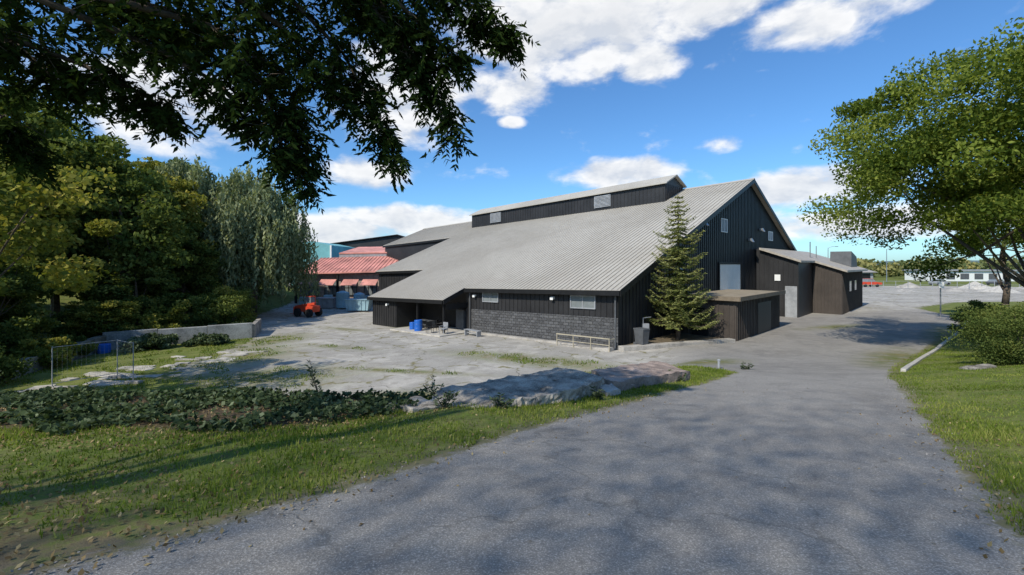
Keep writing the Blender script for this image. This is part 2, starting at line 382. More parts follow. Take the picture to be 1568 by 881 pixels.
tr.box(-2.3,-2.15,14.2,14.35,-1,2.4); tr.box(-2.3,-2.15,17.9,18.05,-1,2.4)
tr.box(-2.2,.65,14.02,14.08,1.95,2.4)
tr.box(-.06,-.003,-.12,.02,-.8,3.4)
tr.obj('fascia_and_posts',M_trim,wh)
dp=MB(W); dp.box(-.2,-.13,13.5,13.58,-.2,3.25); dp.box(-.2,-.13,-.02,.06,-.2,3.25); dp.box(.02,.62,14.6,15.6,-.5,1.75); dp.obj('downpipes',M_dgrey,wh)
def uvbox(name,s0,s1,t0,t1,z0,z1,m,parent):
    b=MB(W); b.box(s0,s1,t0,t1,z0,z1); o=b.obj(name,m,parent); me=o.data; uv=me.uv_layers.new(name='UVMap')
    ext=(s1-s0)>(t1-t0); 
    loc=[(s0,t0,z0),(s1,t0,z0),(s1,t1,z0),(s0,t1,z0),(s0,t0,z1),(s1,t0,z1),(s1,t1,z1),(s0,t1,z1)]
    for lp in me.loops:
        q=loc[lp.vertex_index]; uv.data[lp.index].uv=((q[0] if ext else q[1]),q[2])
    return o
uvbox('block_base',-.12,-.002,-.12,13.4,-1,1.88,M_block,wh)
def wall_window_front(t0,t1,z0,z1,mull=1):
    f=MB(W); d=-.10
    f.box(d,-.003,t0,t1,z0,z0+.07); f.box(d,-.003,t0,t1,z1-.07,z1)
    f.box(d,-.003,t0,t0+.07,z0+.07,z1-.07); f.box(d,-.003,t1-.07,t1,z0+.07,z1-.07)
    for k in range(mull):
        c=t0+(t1-t0)*(k+1)/(mull+1); f.box(d+.01,-.003,c-.03,c+.03,z0+.07,z1-.07)
    f.obj('window_frame',M_grey,wh)
    g=MB(W); g.box(-.05,-.004,t0+.07,t1-.07,z0+.07,z1-.07); g.obj('window_glass',M_glass,wh)
wall_window_front(1.5,3.45,2.35,3.2,1); wall_window_front(10.3,12.1,2.5,3.3,1)
def gable_window(s0,s1,z0,z1):
    f=MB(W)
    f.box(s0,s1,-.1,-.046,z0,z0+.08); f.box(s0,s1,-.1,-.046,z1-.08,z1); f.box(s0,s0+.08,-.1,-.046,z0+.08,z1-.08); f.box(s1-.08,s1,-.1,-.046,z0+.08,z1-.08)
    f.box((s0+s1)/2-.03,(s0+s1)/2+.03,-.09,-.046,z0+.08,z1-.08)
    f.obj('window_frame',M_white,wh); g=MB(W); g.box(s0+.08,s1-.08,-.07,-.046,z0+.08,z1-.08); g.obj('window_glass',M_grey,wh)
gable_window(16.6,18.1,7.9,9.1); gable_window(30.4,32.0,7.7,8.7)
d=MB(W); d.box(16.2,21.4,-.09,-.047,-.3,5.1); d.obj('roll_up_door',M_white,wh)
d=MB(W)
for k in range(12): d.box(16.25,21.35,-.105,-.092,.4*k-.2,.4*k+.16)
d.obj('door_slats',M_white,wh)
d=MB(W); d.box(16,21.6,-.14,-.047,5.12,5.3); d.box(16,16.18,-.14,-.047,-.3,5.12); d.box(21.42,21.6,-.14,-.047,-.3,5.12); d.obj('door_surround',M_trim,wh)
lm=MB(W)
for (ss,zz) in ((12.6,8.3),(24.0,7.4),(27.5,8.6),(8.0,4.6)):
    lm.box(ss-.2,ss+.2,-.35,-.05,zz,zz+.22); lm.prism([(ss-.22,-.5,zz-.1),(ss+.22,-.5,zz-.1),(ss+.22,-.3,zz+.24),(ss-.22,-.3,zz+.24)],[(ss-.22,-.45,zz-.14),(ss+.22,-.45,zz-.14),(ss+.22,-.06,zz+.2),(ss-.22,-.06,zz+.2)])
lm.obj('gable_floodlights',M_steel,wh)
lm=MB(W)
for tt in (4.9,13.0,23.0):
    o=-2.1 if tt>20 else 0; zz=2.9 if tt<20 else 2.0
    lm.box(o-.22,o-.005,tt-.1,tt+.1,zz,zz+.16); lm.box(o-.26,o-.22,tt-.13,tt+.13,zz-.05,zz+.12)
lm.obj('wall_lamps',M_white,wh)
# roof monitor
cu=MB(W); c0,c1,ct0,ct1=19.9,24.1,6.6,37.2
cu.prism([(c0,ct0,zf(c0)-.3),(c1,ct0,zf(c1)-.3),(c1,ct0,13.75),(22,ct0,14.55),(c0,ct0,13.6)],[(c0,ct1,zf(c0)-.3),(c1,ct1,zf(c1)-.3),(c1,ct1,13.75),(22,ct1,14.55),(c0,ct1,13.6)])
cu.obj('roof_monitor_walls',M_clad,wh)
cu=MB(W); t=ct0+.2
while t<ct1: cu.box(c0-.04,c0-.002,t,t+.05,zf(c0)+.1,13.55); t+=.45
s=c0+.2
while s<c1: cu.box(s,s+.05,ct0-.04,ct0-.002,zf(s)+.1,13.6); s+=.45
cu.obj('roof_monitor_battens',M_clad,wh)
cu=MB(W)
cu.hexa([(c0-.3,ct0-.3,13.52),(22,ct0-.3,14.6),(22,ct1+.3,14.6),(c0-.3,ct1+.3,13.52),(c0-.3,ct0-.3,13.64),(22,ct0-.3,14.74),(22,ct1+.3,14.74),(c0-.3,ct1+.3,13.64)])
cu.hexa([(22,ct0-.3,14.6),(c1+.3,ct0-.3,13.65),(c1+.3,ct1+.3,13.65),(22,ct1+.3,14.6),(22,ct0-.3,14.74),(c1+.3,ct0-.3,13.78),(c1+.3,ct1+.3,13.78),(22,ct1+.3,14.74)])
cu.obj('roof_monitor_roof',M_roof,wh)
cu=MB(W)
for a,b in ((13.0,15.2),(30.8,33.0)):
    cu.box(c0-.09,c0-.045,a,b,12.0,13.4)
    for k in range(9): cu.hexa([(c0-.16,a+.05,12.05+k*.15),(c0-.092,a+.05,12.12+k*.15),(c0-.092,b-.05,12.12+k*.15),(c0-.16,b-.05,12.05+k*.15),(c0-.16,a+.05,12.07+k*.15),(c0-.092,a+.05,12.15+k*.15),(c0-.092,b-.05,12.15+k*.15),(c0-.16,b-.05,12.07+k*.15)])
cu.obj('louvre_vents',M_grey,wh)
# ---- lean-to shed against the gable
shd=empty('brown_lean_to_shed')
w=MB(W); w.box(7.7,17.9,-4.2,-.2,-.6,2.75); w.obj('walls',M_brown,shd)
b=MB(W); s=7.8
while s<17.8: b.box(s,s+.06,-4.25,-4.202,-.6,2.7); s+=.34
t=-4.1
while t<-.2: b.box(7.65,7.698,t,t+.06,-.6,2.7); t+=.34
b.obj('boards',M_brown,shd)
b=MB(W); b.box(7.4,18.2,-4.5,-.12,2.76,2.9); b.obj('flat_roof',mat('tan_roofing',(.30,.25,.18),.8),shd)
b=MB(W); b.box(7.36,18.24,-4.56,-4.502,2.70,2.98); b.box(7.34,7.398,-4.5,-.1,2.70,2.98); b.obj('fascia',mat('shed_fascia',(.20,.16,.115),.8),shd)
b=MB(W); b.box(7.62,7.65,-2.4,-1.3,0,2.1); b.box(12,15.2,-4.27,-4.255,-.1,2.3); b.obj('doors',M_trim,shd)
# ---- side annex with mono-pitch roof
an=empty('side_annex_building')
def az(t): return 6.75+t*.36
w=MB(W)
w.prism([(26,-.15,-.5),(26,-3.8,-.5),(26,-3.8,az(-3.8)),(26,-.15,az(-.15))],[(46,-.15,-.5),(46,-3.8,-.5),(46,-3.8,az(-3.8)),(46,-.15,az(-.15))])
w.obj('walls_dark',M_clad,an)
w=MB(W); w.prism([(32,-3.82,-.5),(32,-6.3,-.5),(32,-6.3,az(-6.3)),(32,-3.82,az(-3.82))],[(46,-3.82,-.5),(46,-6.3,-.5),(46,-6.3,az(-6.3)),(46,-3.82,az(-3.82))])
w.obj('walls_brown',M_brown,an)
b=MB(W); t=-3.9
while t>-6.25: b.box(31.95,31.998,t-.06,t,-.4,az(t)-.15); t-=.3
s=32.2
while s<46: b.box(s,s+.06,-6.35,-6.302,-.4,az(-6.3)-.1); s+=.4
b.obj('boards',M_brown,an)
b=MB(W); t=-.4
while t>-3.7: b.box(25.95,25.998,t-.05,t,-.4,az(t)-.15); t-=.42
b.obj('battens',M_clad,an)
b=MB(W)
for s0,s1,t0,t1 in ((25.6,46.4,-.5,-4.1),(31.6,46.4,-4.1,-6.8)):
    b.hexa([(s0,t1,az(t1)),(s1,t1,az(t1)),(s1,t0,az(t0)),(s0,t0,az(t0)),(s0,t1,az(t1)+.2),(s1,t1,az(t1)+.2),(s1,t0,az(t0)+.2),(s0,t0,az(t0)+.2)])
b.obj('roof',mat('annex_roof',(.40,.36,.30),.6),an)
b=MB(W); b.box(25.93,25.948,-3.7,-2.7,-.2,3.0); b.obj('grey_door',M_grey,an)
b=MB(W); b.box(25.9,25.948,-2.3,-1.8,3.5,4.1); b.obj('light_box',M_white,an)
b=MB(W); b.box(36,37.2,-6.39,-6.352,2.2,3.3); b.box(39.5,40.7,-6.39,-6.352,2.2,3.3); b.obj('windows',M_glass,an)
b=MB(W); b.prism([(40,-6.0,az(-6)+.1),(44.5,-6.0,az(-6)+.1),(44.0,-6.0,6.0),(40.2,-6.0,6.6)],[(40,-4,az(-4)+.1),(44.5,-4,az(-4)+.1),(44.0,-4,6.0),(40.2,-4,6.6)]); b.obj('rooftop_vent_housing',M_dgrey,an)
b=MB(); p=W(35,-3,5.9); b.cyl(p,(p[0],p[1],7.6),.05); p=W(37,-3.2,5.7); b.cyl(p,(p[0],p[1],7.2),.04); b.obj('flue_pipes',M_steel,an)
# ---- planter bed beside gable
k=MB(); 
pb=[(6.5,25.9),(14.4,28.6),(14.2,29.1),(6.3,26.35)]
k.prism([(x,y,-.1) for x,y in pb],[(x,y,.28) for x,y in pb]); k.obj('planter_bed_kerb',M_conc,None,bevel=.02)
k=MB()
pb=[(6.6,26.5),(14.15,29.12),W(7.6,-.25,0)[:2],W(.1,-.2,0)[:2]]
k.prism([(q[0],q[1],-.05) for q in pb],[(q[0],q[1],.22) for q in pb]); k.obj('planter_soil',mat('planter_soil',(.14,.11,.07),.95,var=.5,scale=5,bstr=.8))
# ------------------------------------------------------------------ spruce
def spruce(name,bx,by,bz,Ht,Rm,seed):
    e=empty(name); r=random.Random(seed); mb=MB(); mb.tube([(bx,by,bz-.2),(bx+.05,by,bz+Ht*.5),(bx,by,bz+Ht)],.15,.015,9)
    P=[];D=[];T=[]
    z=1.4
    while z<Ht-.1:
        f=(z-1.4)/(Ht-1.4); rad=Rm*(1-f)**.7*r.uniform(.75,1.2)+.10
        nb=max(6,int(7*(1-f)+6)); a0=r.uniform(0,6)
        for k in range(nb):
            a=a0+2*math.pi*k/nb+r.uniform(-.25,.25); rr=rad*r.uniform(.6,1.2)
            dx,dy=math.cos(a),math.sin(a); steps=max(3,int(rr/.09))
            pts=[]
            for i in range(steps+1):
                u=i/steps; zz=bz+z-.30*rr*math.sin(u*2.2)+.26*rr*u*u
                pts.append((bx+dx*rr*u,by+dy*rr*u,zz))
            mb.tube(pts[::max(1,steps//3)],.025,.006,4)
            tb=r.uniform(.15,.85)
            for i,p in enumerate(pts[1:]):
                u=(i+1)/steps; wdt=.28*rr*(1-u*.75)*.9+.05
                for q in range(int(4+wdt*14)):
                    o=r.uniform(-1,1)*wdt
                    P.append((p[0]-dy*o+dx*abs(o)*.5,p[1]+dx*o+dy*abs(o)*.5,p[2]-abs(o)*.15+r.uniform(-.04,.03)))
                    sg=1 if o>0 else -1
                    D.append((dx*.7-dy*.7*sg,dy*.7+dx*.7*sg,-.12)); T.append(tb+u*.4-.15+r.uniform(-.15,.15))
        z+=r.uniform(.27,.42)*(1.1-.4*f)
    mb.obj('trunk',M_bark,e,smooth=True)
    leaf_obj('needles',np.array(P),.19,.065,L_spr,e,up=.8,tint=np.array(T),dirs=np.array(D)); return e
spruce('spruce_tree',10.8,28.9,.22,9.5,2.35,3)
# ------------------------------------------------------------------ deciduous trees
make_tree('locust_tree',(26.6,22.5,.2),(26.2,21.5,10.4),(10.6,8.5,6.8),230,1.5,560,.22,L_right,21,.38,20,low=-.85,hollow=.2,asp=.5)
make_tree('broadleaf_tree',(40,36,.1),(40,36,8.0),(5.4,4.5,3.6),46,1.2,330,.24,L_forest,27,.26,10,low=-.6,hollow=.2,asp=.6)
FT=[]
for i,(cr,rad,m,sd) in enumerate([((0,0,9.5),(5.2,5.2,7.2),L_forest,31),((0,0,8.6),(5.6,5.0,6.8),L_forest,32),((0,0,8.5),(4.8,4.8,6.6),L_yel,33)]):
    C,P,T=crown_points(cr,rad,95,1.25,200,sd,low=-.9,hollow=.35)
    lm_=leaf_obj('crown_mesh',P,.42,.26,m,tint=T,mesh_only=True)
    mb=MB(); mb.tube([(0,0,-.5),(.15,.1,5),(0,0,11)],.35,.1,8)
    for q in random.Random(sd).sample(list(C),12):
        q=Vector(q); f=random.uniform(.25,.7); s_=Vector((0,0,11*f)); mb.tube([s_,s_.lerp(q,.5)-Vector((0,0,.4)),q],.12,.02,5)
    tm=bpy.data.meshes.new('trunk_mesh'); tm.from_pydata(mb.v,[],mb.f); tm.materials.append(M_bark)
    FT.append((lm_,tm))
def place(kind,name,x,y,sc,rot,sz=1.0,z=None):
    e=empty(name); e.location=(x,y,h1(x,y) if z is None else z); e.rotation_euler=(0,0,rot); e.scale=(sc,sc,sc*sz)
    for me,nm in zip(FT[kind],('crown','trunk_and_limbs')):
        o=bpy.data.objects.new(nm,me); link(o,e)
r=random.Random(5)
for (x,y,k,sc,sz) in [(-35,30,2,.95,1.0),(-38,37,1,1.0,1.05),(-33.5,38,0,.95,1.05),(-37,46,2,1.0,1.05),(-34,46,1,.8,.85),(-41,30,1,1.0,1.1),(-38,26,0,.85,.9),(-44,38,0,1.15,1.1),(-42,48,2,1.1,1.05),(-40,58,1,1.05,.9),(-44,58,0,1.1,.95),(-30.5,36,1,.6,.7),(-31,26,0,.55,.8),(-34,22,1,.8,.9),(-29,20.5,2,.5,.75),(-43,66,0,1,.85),(-50,50,1,1.2,1.05),(-50,62,0,1.2,.9),(-29,31.5,2,.4,.6),(-40,74,1,.9,.75),(-28,16,0,.55,.75)]:
    place(k,'broadleaf_tree',x,y,sc,r.uniform(0,6),sz)
make_tree('maple_tree',(-21,15.5,.2),(-20.0,15.5,6.4),(4.4,4.2,4.0),62,1.0,230,.20,L_yel,41,.2,16,low=-.6,hollow=.3,asp=.8)
def shrub(name,x,y,rx,rz,m,seed,leaf=.12,nc=26,per=160,asp=.6,ry=None,zo=0):
    z=h1(x,y)+zo; e=empty(name); C,P,T=crown_points((x,y,z+rz*.55),(rx,ry or rx,rz*.6),nc,rx*.33,per,seed,low=-.9,hollow=.2)
    P[:,2]=np.maximum(P[:,2],z+.02); leaf_obj('leaves',P,leaf,leaf*asp,m,e,tint=T)
    mb=MB()
    for q in C[:9]: mb.tube([(x,y,z-.1),tuple(np.array([x,y,z])*.4+q*.6),tuple(q)],.03,.008,5)
    mb.obj('stems',M_bark,e)
for i,(x,y,rx,rz,m) in enumerate([(-30,31.5,2.2,2.8,L_forest),(-27.5,34.5,2.0,2.6,L_yel),(-25.5,38,2.4,3.2,L_forest),(-27,42,2.6,3.4,L_yel),(-30,46.5,2.6,3.2,L_forest),(-36,51,3,4,L_forest),(-32,27,2.6,3.2,L_yel),(-29,24.5,2.0,2.2,L_forest),(-27,21,2.2,2.2,L_forest),(-24.6,20.5,1.5,1.3,L_forest),(-24.5,35.3,1.0,.9,L_ivy),(-22.2,36.3,1.1,1.0,L_ivy),(-20,13,1.5,1.2,L_forest),(-36,60,2.8,3.4,L_forest),(-22,32.3,1.1,.6,L_ivy),(-25,30.6,1.5,.7,L_ivy),(-26.3,24.8,1.5,1.2,L_yel),(-27.8,27.6,1.3,1.2,L_forest),(-22.5,17.5,1.3,1.2,L_ivy)]):
    shrub('wild_shrub',x,y,rx,rz,m,60+i,leaf=.22 if y>24 else .15,nc=30,per=190)
shrub('juniper_shrub',30.8,29.3,1.6,2.1,L_forest,90,.14,34,200)
shrub('juniper_shrub',33.8,31,1.5,1.7,L_forest,91,.14,24,200)
shrub('yew_bush',18.6,16.2,1.6,1.7,L_forest,92,.07,44,380)
shrub('yew_bush',21.5,19,1.7,2.0,L_forest,93,.09,40,320)
shrub('yew_bush',20.9,15.5,1.7,2.3,L_forest,94,.08,40,320)
def willow(name,x,y,z,Ht,Rm,seed):
    e=empty(name); rr=np.random.default_rng(seed); mb=MB(); mb.tube([(x,y,z-.3),(x+.3,y,z+Ht*.35),(x,y,z+Ht*.75)],.55,.2,9)
    P=[];T=[]
    for k in range(800):
        a=rr.uniform(0,2*math.pi); q=math.sqrt(rr.uniform(.02,1)); lob=1+.13*math.sin(a*3+1)+.1*math.sin(a*7)
        px=x+math.cos(a)*Rm*q*lob; py=y+math.sin(a)*Rm*q*lob
        top=z+Ht*(.99-.42*q**2.2)*(1+.07*math.sin(a*5+q*9))+rr.uniform(-.7,.4)
        ln=rr.uniform(2.0,4.6)+q*Ht*.26; n=int(ln*8); tb=rr.uniform(.1,.9)
        u=np.linspace(0,1,n); sway=rr.normal(size=2)*.4
        pts=np.stack([px+sway[0]*u+rr.normal(size=n)*.16,py+sway[1]*u+rr.normal(size=n)*.16,top-ln*u],1)
        P.append(pts); T.append(tb-.25*u+rr.normal(size=n)*.12)
        if k%40==0: mb.tube([(x,y,z+Ht*.4),((x+px)/2,(y+py)/2,z+Ht*.75),(px,py,top)],.15,.03,5)
    P=np.concatenate(P); T=np.concatenate(T); D=np.zeros((len(P),3)); D[:,2]=-1
    D+=rr.normal(size=D.shape)*.4
    leaf_obj('hanging_foliage',P,.55,.2,L_will,e,up=0.4,tint=T,dirs=D); mb.obj('trunk',M_bark,e,smooth=True)
willow('weeping_willow_tree',-31.6,54,-.9,17.0,5.8,8)
willow('weeping_willow_tree',-38,52,-.6,17.5,5.2,9)
# ------------------------------------------------------------------ overhanging tree (left of the camera)
ov=empty('overhanging_walnut_tree'); mb=MB(); rr=random.Random(77)
mb.tube([(-8.0,.3,2.6),(-7.8,.5,5.5),(-7.4,1.0,8.5),(-8.0,0,12.5)],.36,.12,12)
BR=[[(-7.6,1,6.6),(-6.2,4.6,8.4),(-4.5,6,8.5),(-3.2,6.2,7.8),(-2.9,6.2,6.9),(-2.85,6.2,6.2)],
[(-7.2,1.2,8.2),(-4.6,5,9.1),(-3,6,8.7),(-2.4,6.3,8.1),(-2.0,6.3,7.4),(-1.6,6.3,6.6)],
[(-7,1.5,9),(-4,5,9.7),(-2.2,6,9.1),(-1.5,6.3,8.4),(-1.15,6.4,7.6),(-.9,6.4,6.9)],
[(-7,1.5,9),(-3.5,4.5,10),(-1.6,6,9.4),(-.8,6.4,9.0),(-.35,6.5,8.7),(0.0,6.5,8.4)],
[(-7.6,1,6.8),(-6.4,4.6,7.9),(-5.6,5.8,7.7),(-5.0,6.1,7.4),(-4.7,6.2,7.1)],
[(-7.6,1,6.3),(-7.2,4.6,7.6),(-6.9,6,7.1),(-6.7,6.2,6.6)],
[(-6.2,4.6,8.4),(-4.6,5.8,7.9),(-3.9,6,7.5),(-3.6,6.1,7.0)],
[(-6.2,4.6,8.4),(-3.8,5.6,8.1),(-3.3,5.9,7.5),(-3.15,6,6.9),(-3.05,6,6.35)],
[(-4.6,5,9.1),(-3.0,5.8,8.2),(-2.5,6,7.7),(-2.35,6,7.2)],
[(-6.4,4.6,7.9),(-6.3,5.6,7.9),(-6.0,5.9,7.5),(-5.7,6,7.2)],
[(-7,1.5,9),(-6,5,9.2),(-5.2,6,8.6),(-4.4,6.3,8.2)],
[(-4,5,9.7),(-2.6,5.6,9.1),(-1.9,6,8.6),(-1.5,6.1,8.1),(-1.3,6.2,7.7)],
[(-4,5,9.7),(-2.1,5.6,9.0),(-1.4,6,8.5),(-.95,6.2,8.15),(-.7,6.2,7.95)]]
P=[];D=[];T=[]
def compound(p,d,n=7,L=.3):
    d=Vector(d).normalized(); side=d.cross(Vector((rr.uniform(-.4,.4),rr.uniform(-.4,.4),1))); 
    if side.length<.05: side=Vector((1,0,0))
    side.normalize(); tb=rr.uniform(.0,.9)
    for i in range(n):
        u=(i+.6)/n; q=Vector(p)+d*L*u+Vector((0,0,-.10*u*u))
        for sg in (-1,1):
            dd=(side*sg*.85+d*.55+Vector((0,0,-.35))).normalized()
            c=q+dd*.045; P.append(tuple(c)); D.append(tuple(dd)); T.append(tb+rr.uniform(-.2,.2))
    c=Vector(p)+d*(L+.04)+Vector((0,0,-.1)); P.append(tuple(c)); D.append(tuple(d)); T.append(tb)
def lerp_poly(B,u):
    n=len(B)-1; k=min(int(u*n),n-1); f=u*n-k; return Vector(B[k]).lerp(Vector(B[k+1]),f)
for B in BR:
    mb.tube(B,.05,.006,6); L=sum((Vector(B[i+1])-Vector(B[i])).length for i in range(len(B)-1))
    for k in range(int(L*8)):
        u=rr.uniform(.22,1); p=lerp_poly(B,u); sp=.7*(1.1-u)+.12
        tip=p+Vector((rr.uniform(-1,1),rr.uniform(-1,1),rr.uniform(-.75,.45)))*sp
        mb.tube([p,p.lerp(tip,.5)+Vector((0,0,.05)),tip],.01,.003,4)
        for j in range(rr.choice((3,4,5))):
            v=rr.uniform(.25,1); q=p.lerp(tip,v); dd=Vector((rr.uniform(-1,1),rr.uniform(-1,1),rr.uniform(-1.1,.1)))
            compound(q,dd,rr.choice((5,6,7)),rr.uniform(.2,.34))
for k in range(470):
    x=rr.uniform(-8.5,-1.6); y=rr.uniform(4.8,7.4)
    lowz=7.7+.3*math.sin(x*2.3)+(.8 if x>-2.8 else 0)+(.3 if -5.6<x<-4.6 else 0)
    z=lowz+(10.4-lowz)*rr.random()**1.2
    if math.sin(x*2.9+1)*math.sin(z*3.1+y)>.5: continue
    c=Vector((x,y,z))
    for j in range(5):
        compound(c+Vector((rr.gauss(0,.22),rr.gauss(0,.22),rr.gauss(0,.16))),(rr.uniform(-1,1),rr.uniform(-1,1),rr.uniform(-1,.2)),6,.28)
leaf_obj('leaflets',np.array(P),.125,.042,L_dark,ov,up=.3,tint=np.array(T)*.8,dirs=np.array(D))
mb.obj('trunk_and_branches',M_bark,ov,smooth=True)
# unseen tree added behind the camera; its thin, high crown softly shades the drive
tt=empty('offscreen_shade_tree'); mb=MB(); mb.tube([(-15,-11,2.5),(-14.6,-11,10),(-14,-10.5,17)],.4,.1,10)
Q=[]
for k in range(150):
    x=rr.uniform(-17,-4.5); y=rr.uniform(-15,-4.5); z=rr.uniform(15.5,21)
    if (x+10.5)**2/42+(y+9.5)**2/32>1.1: continue
    n=120; g=rng.normal(size=(n,3))*np.array([1.3,1.3,.8]); Q.append(np.array([x,y,z])+g)
    if k%12==0: mb.tube([(-14.3,-10.7,13.5),((x-14.3)/2,(y-10.7)/2,z-1.5),(x,y,z)],.05,.01,5)
mb.obj('trunk_and_limbs',M_bark,tt,smooth=True)
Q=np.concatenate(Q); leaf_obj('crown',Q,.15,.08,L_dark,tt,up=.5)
# ------------------------------------------------------------------ ground cover
def fbm2(X,Y,s):
    return (np.sin(X*s+1.3*np.sin(Y*s*.7))+np.sin(Y*s*1.3+1.7*np.sin(X*s*.9+2))+.5*np.sin(X*s*2.7+Y*s*2.1))/2.5
def scatter_grass(name,n,x0,x1,y0,y1,hmin,hmax,cond,wd=.008):
    X=rng.uniform(x0,x1,n); Y=y0+(y1-y0)*rng.uniform(0,1,n)**1.5
    k=cond(X,Y); X=X[k];Y=Y[k]; Z=H(X,Y); n=len(X)
    hh=rng.uniform(hmin,hmax,n)*(1+.5*fbm2(X,Y,1.7)); a=rng.uniform(0,2*math.pi,n); le=rng.uniform(0,.8,n)*hh
    b=rng.uniform(0,2*math.pi,n); w2=wd*(.6+Y*.09)*rng.uniform(.7,1.3,n)
    p=np.stack([X,Y,Z-.01],1); s=np.stack([np.cos(a)*w2,np.sin(a)*w2,0*a],1)
    tip=p+np.stack([np.cos(b)*le,np.sin(b)*le,hh],1)
    V=np.stack([p-s,p+s,tip],1).reshape(-1,3); F=np.arange(3*n).reshape(-1,3)
    T=np.clip(.42+.32*fbm2(X+3,Y,.8)+.2*fbm2(X,Y+5,3.1)+rng.normal(size=n)*.2,0,1)
    return np_mesh(name,V,F,L_grass,{'tint':np.repeat(T,3)})
def c_left(X,Y):
    sp=sdpoly(X,Y,PAVE); dr=np.maximum(blob(X,Y,-5.5,3.0,4,1.6,-.1),blob(X,Y,-9,4.2,4,1.4,0)); q=rng.random(len(X))
    return (sp<-.03+.14*fbm2(X,Y,6))&(sdpoly(X,Y,UPPER)>-.3)&(sdpoly(X,Y,IVY)<.15)&(X<8)&((fbm2(X,Y,2.3)>-.4)|(q<.3))&(q>dr*.95)
scatter_grass('grass_verge',240000,-12,9,1.6,18,.03,.09,c_left)
def c_right(X,Y):
    sp=sdpoly(X,Y,PAVE); return (sp<-.02+.16*fbm2(X,Y,5))&(X>3)&(X>Y*.5)&((fbm2(X,Y,2.3)>-.4)|(rng.random(len(X))<.35))
scatter_grass('grass_lawn',180000,3,26,1.6,26,.025,.065,c_right)
def c_lot(X,Y):
    w=np.zeros(len(X))
    for q in WEEDS: w=np.maximum(w,blob(X,Y,*q))
    sp=sdpoly(X,Y,PAVE); return ((w*(.5+.6*fbm2(X,Y,1.9))>.36)|(sp<0)&(fbm2(X,Y,1.2)>-.2))&(sdpoly(X,Y,UPPER)<-1)&(X<8)&(rng.random(len(X))<.6)
scatter_grass('lot_weeds',110000,-26,8,13,36,.05,.13,c_lot,.009)
n=33000; X=rng.uniform(-18,-1.4,n); Y=rng.uniform(6.2,11.6,n); sI=sdpoly(X,Y,IVY); k=(sI+.45*fbm2(X,Y,2.5)>0.05); X=X[k];Y=Y[k]
dn=fbm2(X,Y,1.6)+.5*fbm2(X+9,Y,4.1); kk=(dn>-.25)|(rng.random(len(X))<.14); X=X[kk];Y=Y[kk];dn=dn[kk]
Z=H(X,Y)+.02+rng.uniform(0,1,len(X))*np.clip(.12+.12*dn,.04,.4)
leaf_obj('ivy_ground_cover',np.stack([X,Y,Z],1),.10,.085,L_ivy,up=.8,tint=.38+.25*fbm2(X,Y,3)+rng.normal(size=len(X))*.28)
n=24000; X=rng.uniform(-12,8,n); Y=rng.uniform(2,10.5,n); sI=sdpoly(X,Y,IVY); k=(sdpoly(X,Y,PAVE)<.3)&((sI>-.9)|(blob(X,Y,-6,3.2,5,1.8,0)>rng.random(n))|(rng.random(n)<.15))&(sdpoly(X,Y,UPPER)>0); X=X[k];Y=Y[k]
leaf_obj('fallen_leaf_litter',np.stack([X,Y,H(X,Y)+.02],1),.05,.03,L_dry,up=1.2)
n=700; X=rng.uniform(-3,9,n); Y=rng.uniform(2.5,13,n); sp_=sdpoly(X,Y,PAVE); k=(sp_>0)&((sp_<.9)|(rng.random(n)<.10)); X=X[k];Y=Y[k]
leaf_obj('scattered_leaves_on_road',np.stack([X,Y,H(X,Y)+.008],1),.04,.025,L_dry,up=3)
n=16000; X=rng.uniform(-6,12,n); Y=2+14*rng.random(n)**1.5; sp_=sdpoly(X,Y,PAVE); k=(sp_>-.25)&(sp_<.6*rng.random(n)**1.6+.03); X=X[k];Y=Y[k]
leaf_obj('loose_gravel',np.stack([X,Y,H(X,Y)+.006],1),.024,.02,mat('gravel_stones',(.32,.295,.26),.9),up=1.5)
def weed_plant(x,y,ht,seed):
    rr=random.Random(seed); z=h1(x,y); e=empty('tall_weed'); mb=MB(); P=[];D=[]
    for s in range(4):
        tx,ty=x+rr.uniform(-.25,.25),y+rr.uniform(-.25,.25); h=ht*rr.uniform(.55,1)
        mb.tube([(x,y,z),((x+tx)/2,(y+ty)/2,z+h*.5),(tx,ty,z+h)],.012,.004,5)
        for k in range(36):
            u=rr.uniform(.08,1); a=rr.uniform(0,6.28); o=.04+.07*(1-u); P.append((x+(tx-x)*u+math.cos(a)*o,y+(ty-y)*u+math.sin(a)*o,z+h*u)); D.append((math.cos(a),math.sin(a),.4))
    mb.obj('stems',M_bark,e); leaf_obj('leaves',np.array(P),.11,.035,L_ivy,e,up=.5,dirs=np.array(D))
for i,(x,y,h_) in enumerate([(-4.5,10.4,.95),(-1.7,9.9,.7),(-1.3,8.5,.4),(4.9,13.0,.35),(1.9,9.9,.28),(-10.4,11,.5),(1.4,12.6,.4),(9,17.2,.3),(-.2,8.5,.25)]): weed_plant(x,y,h_,200+i)
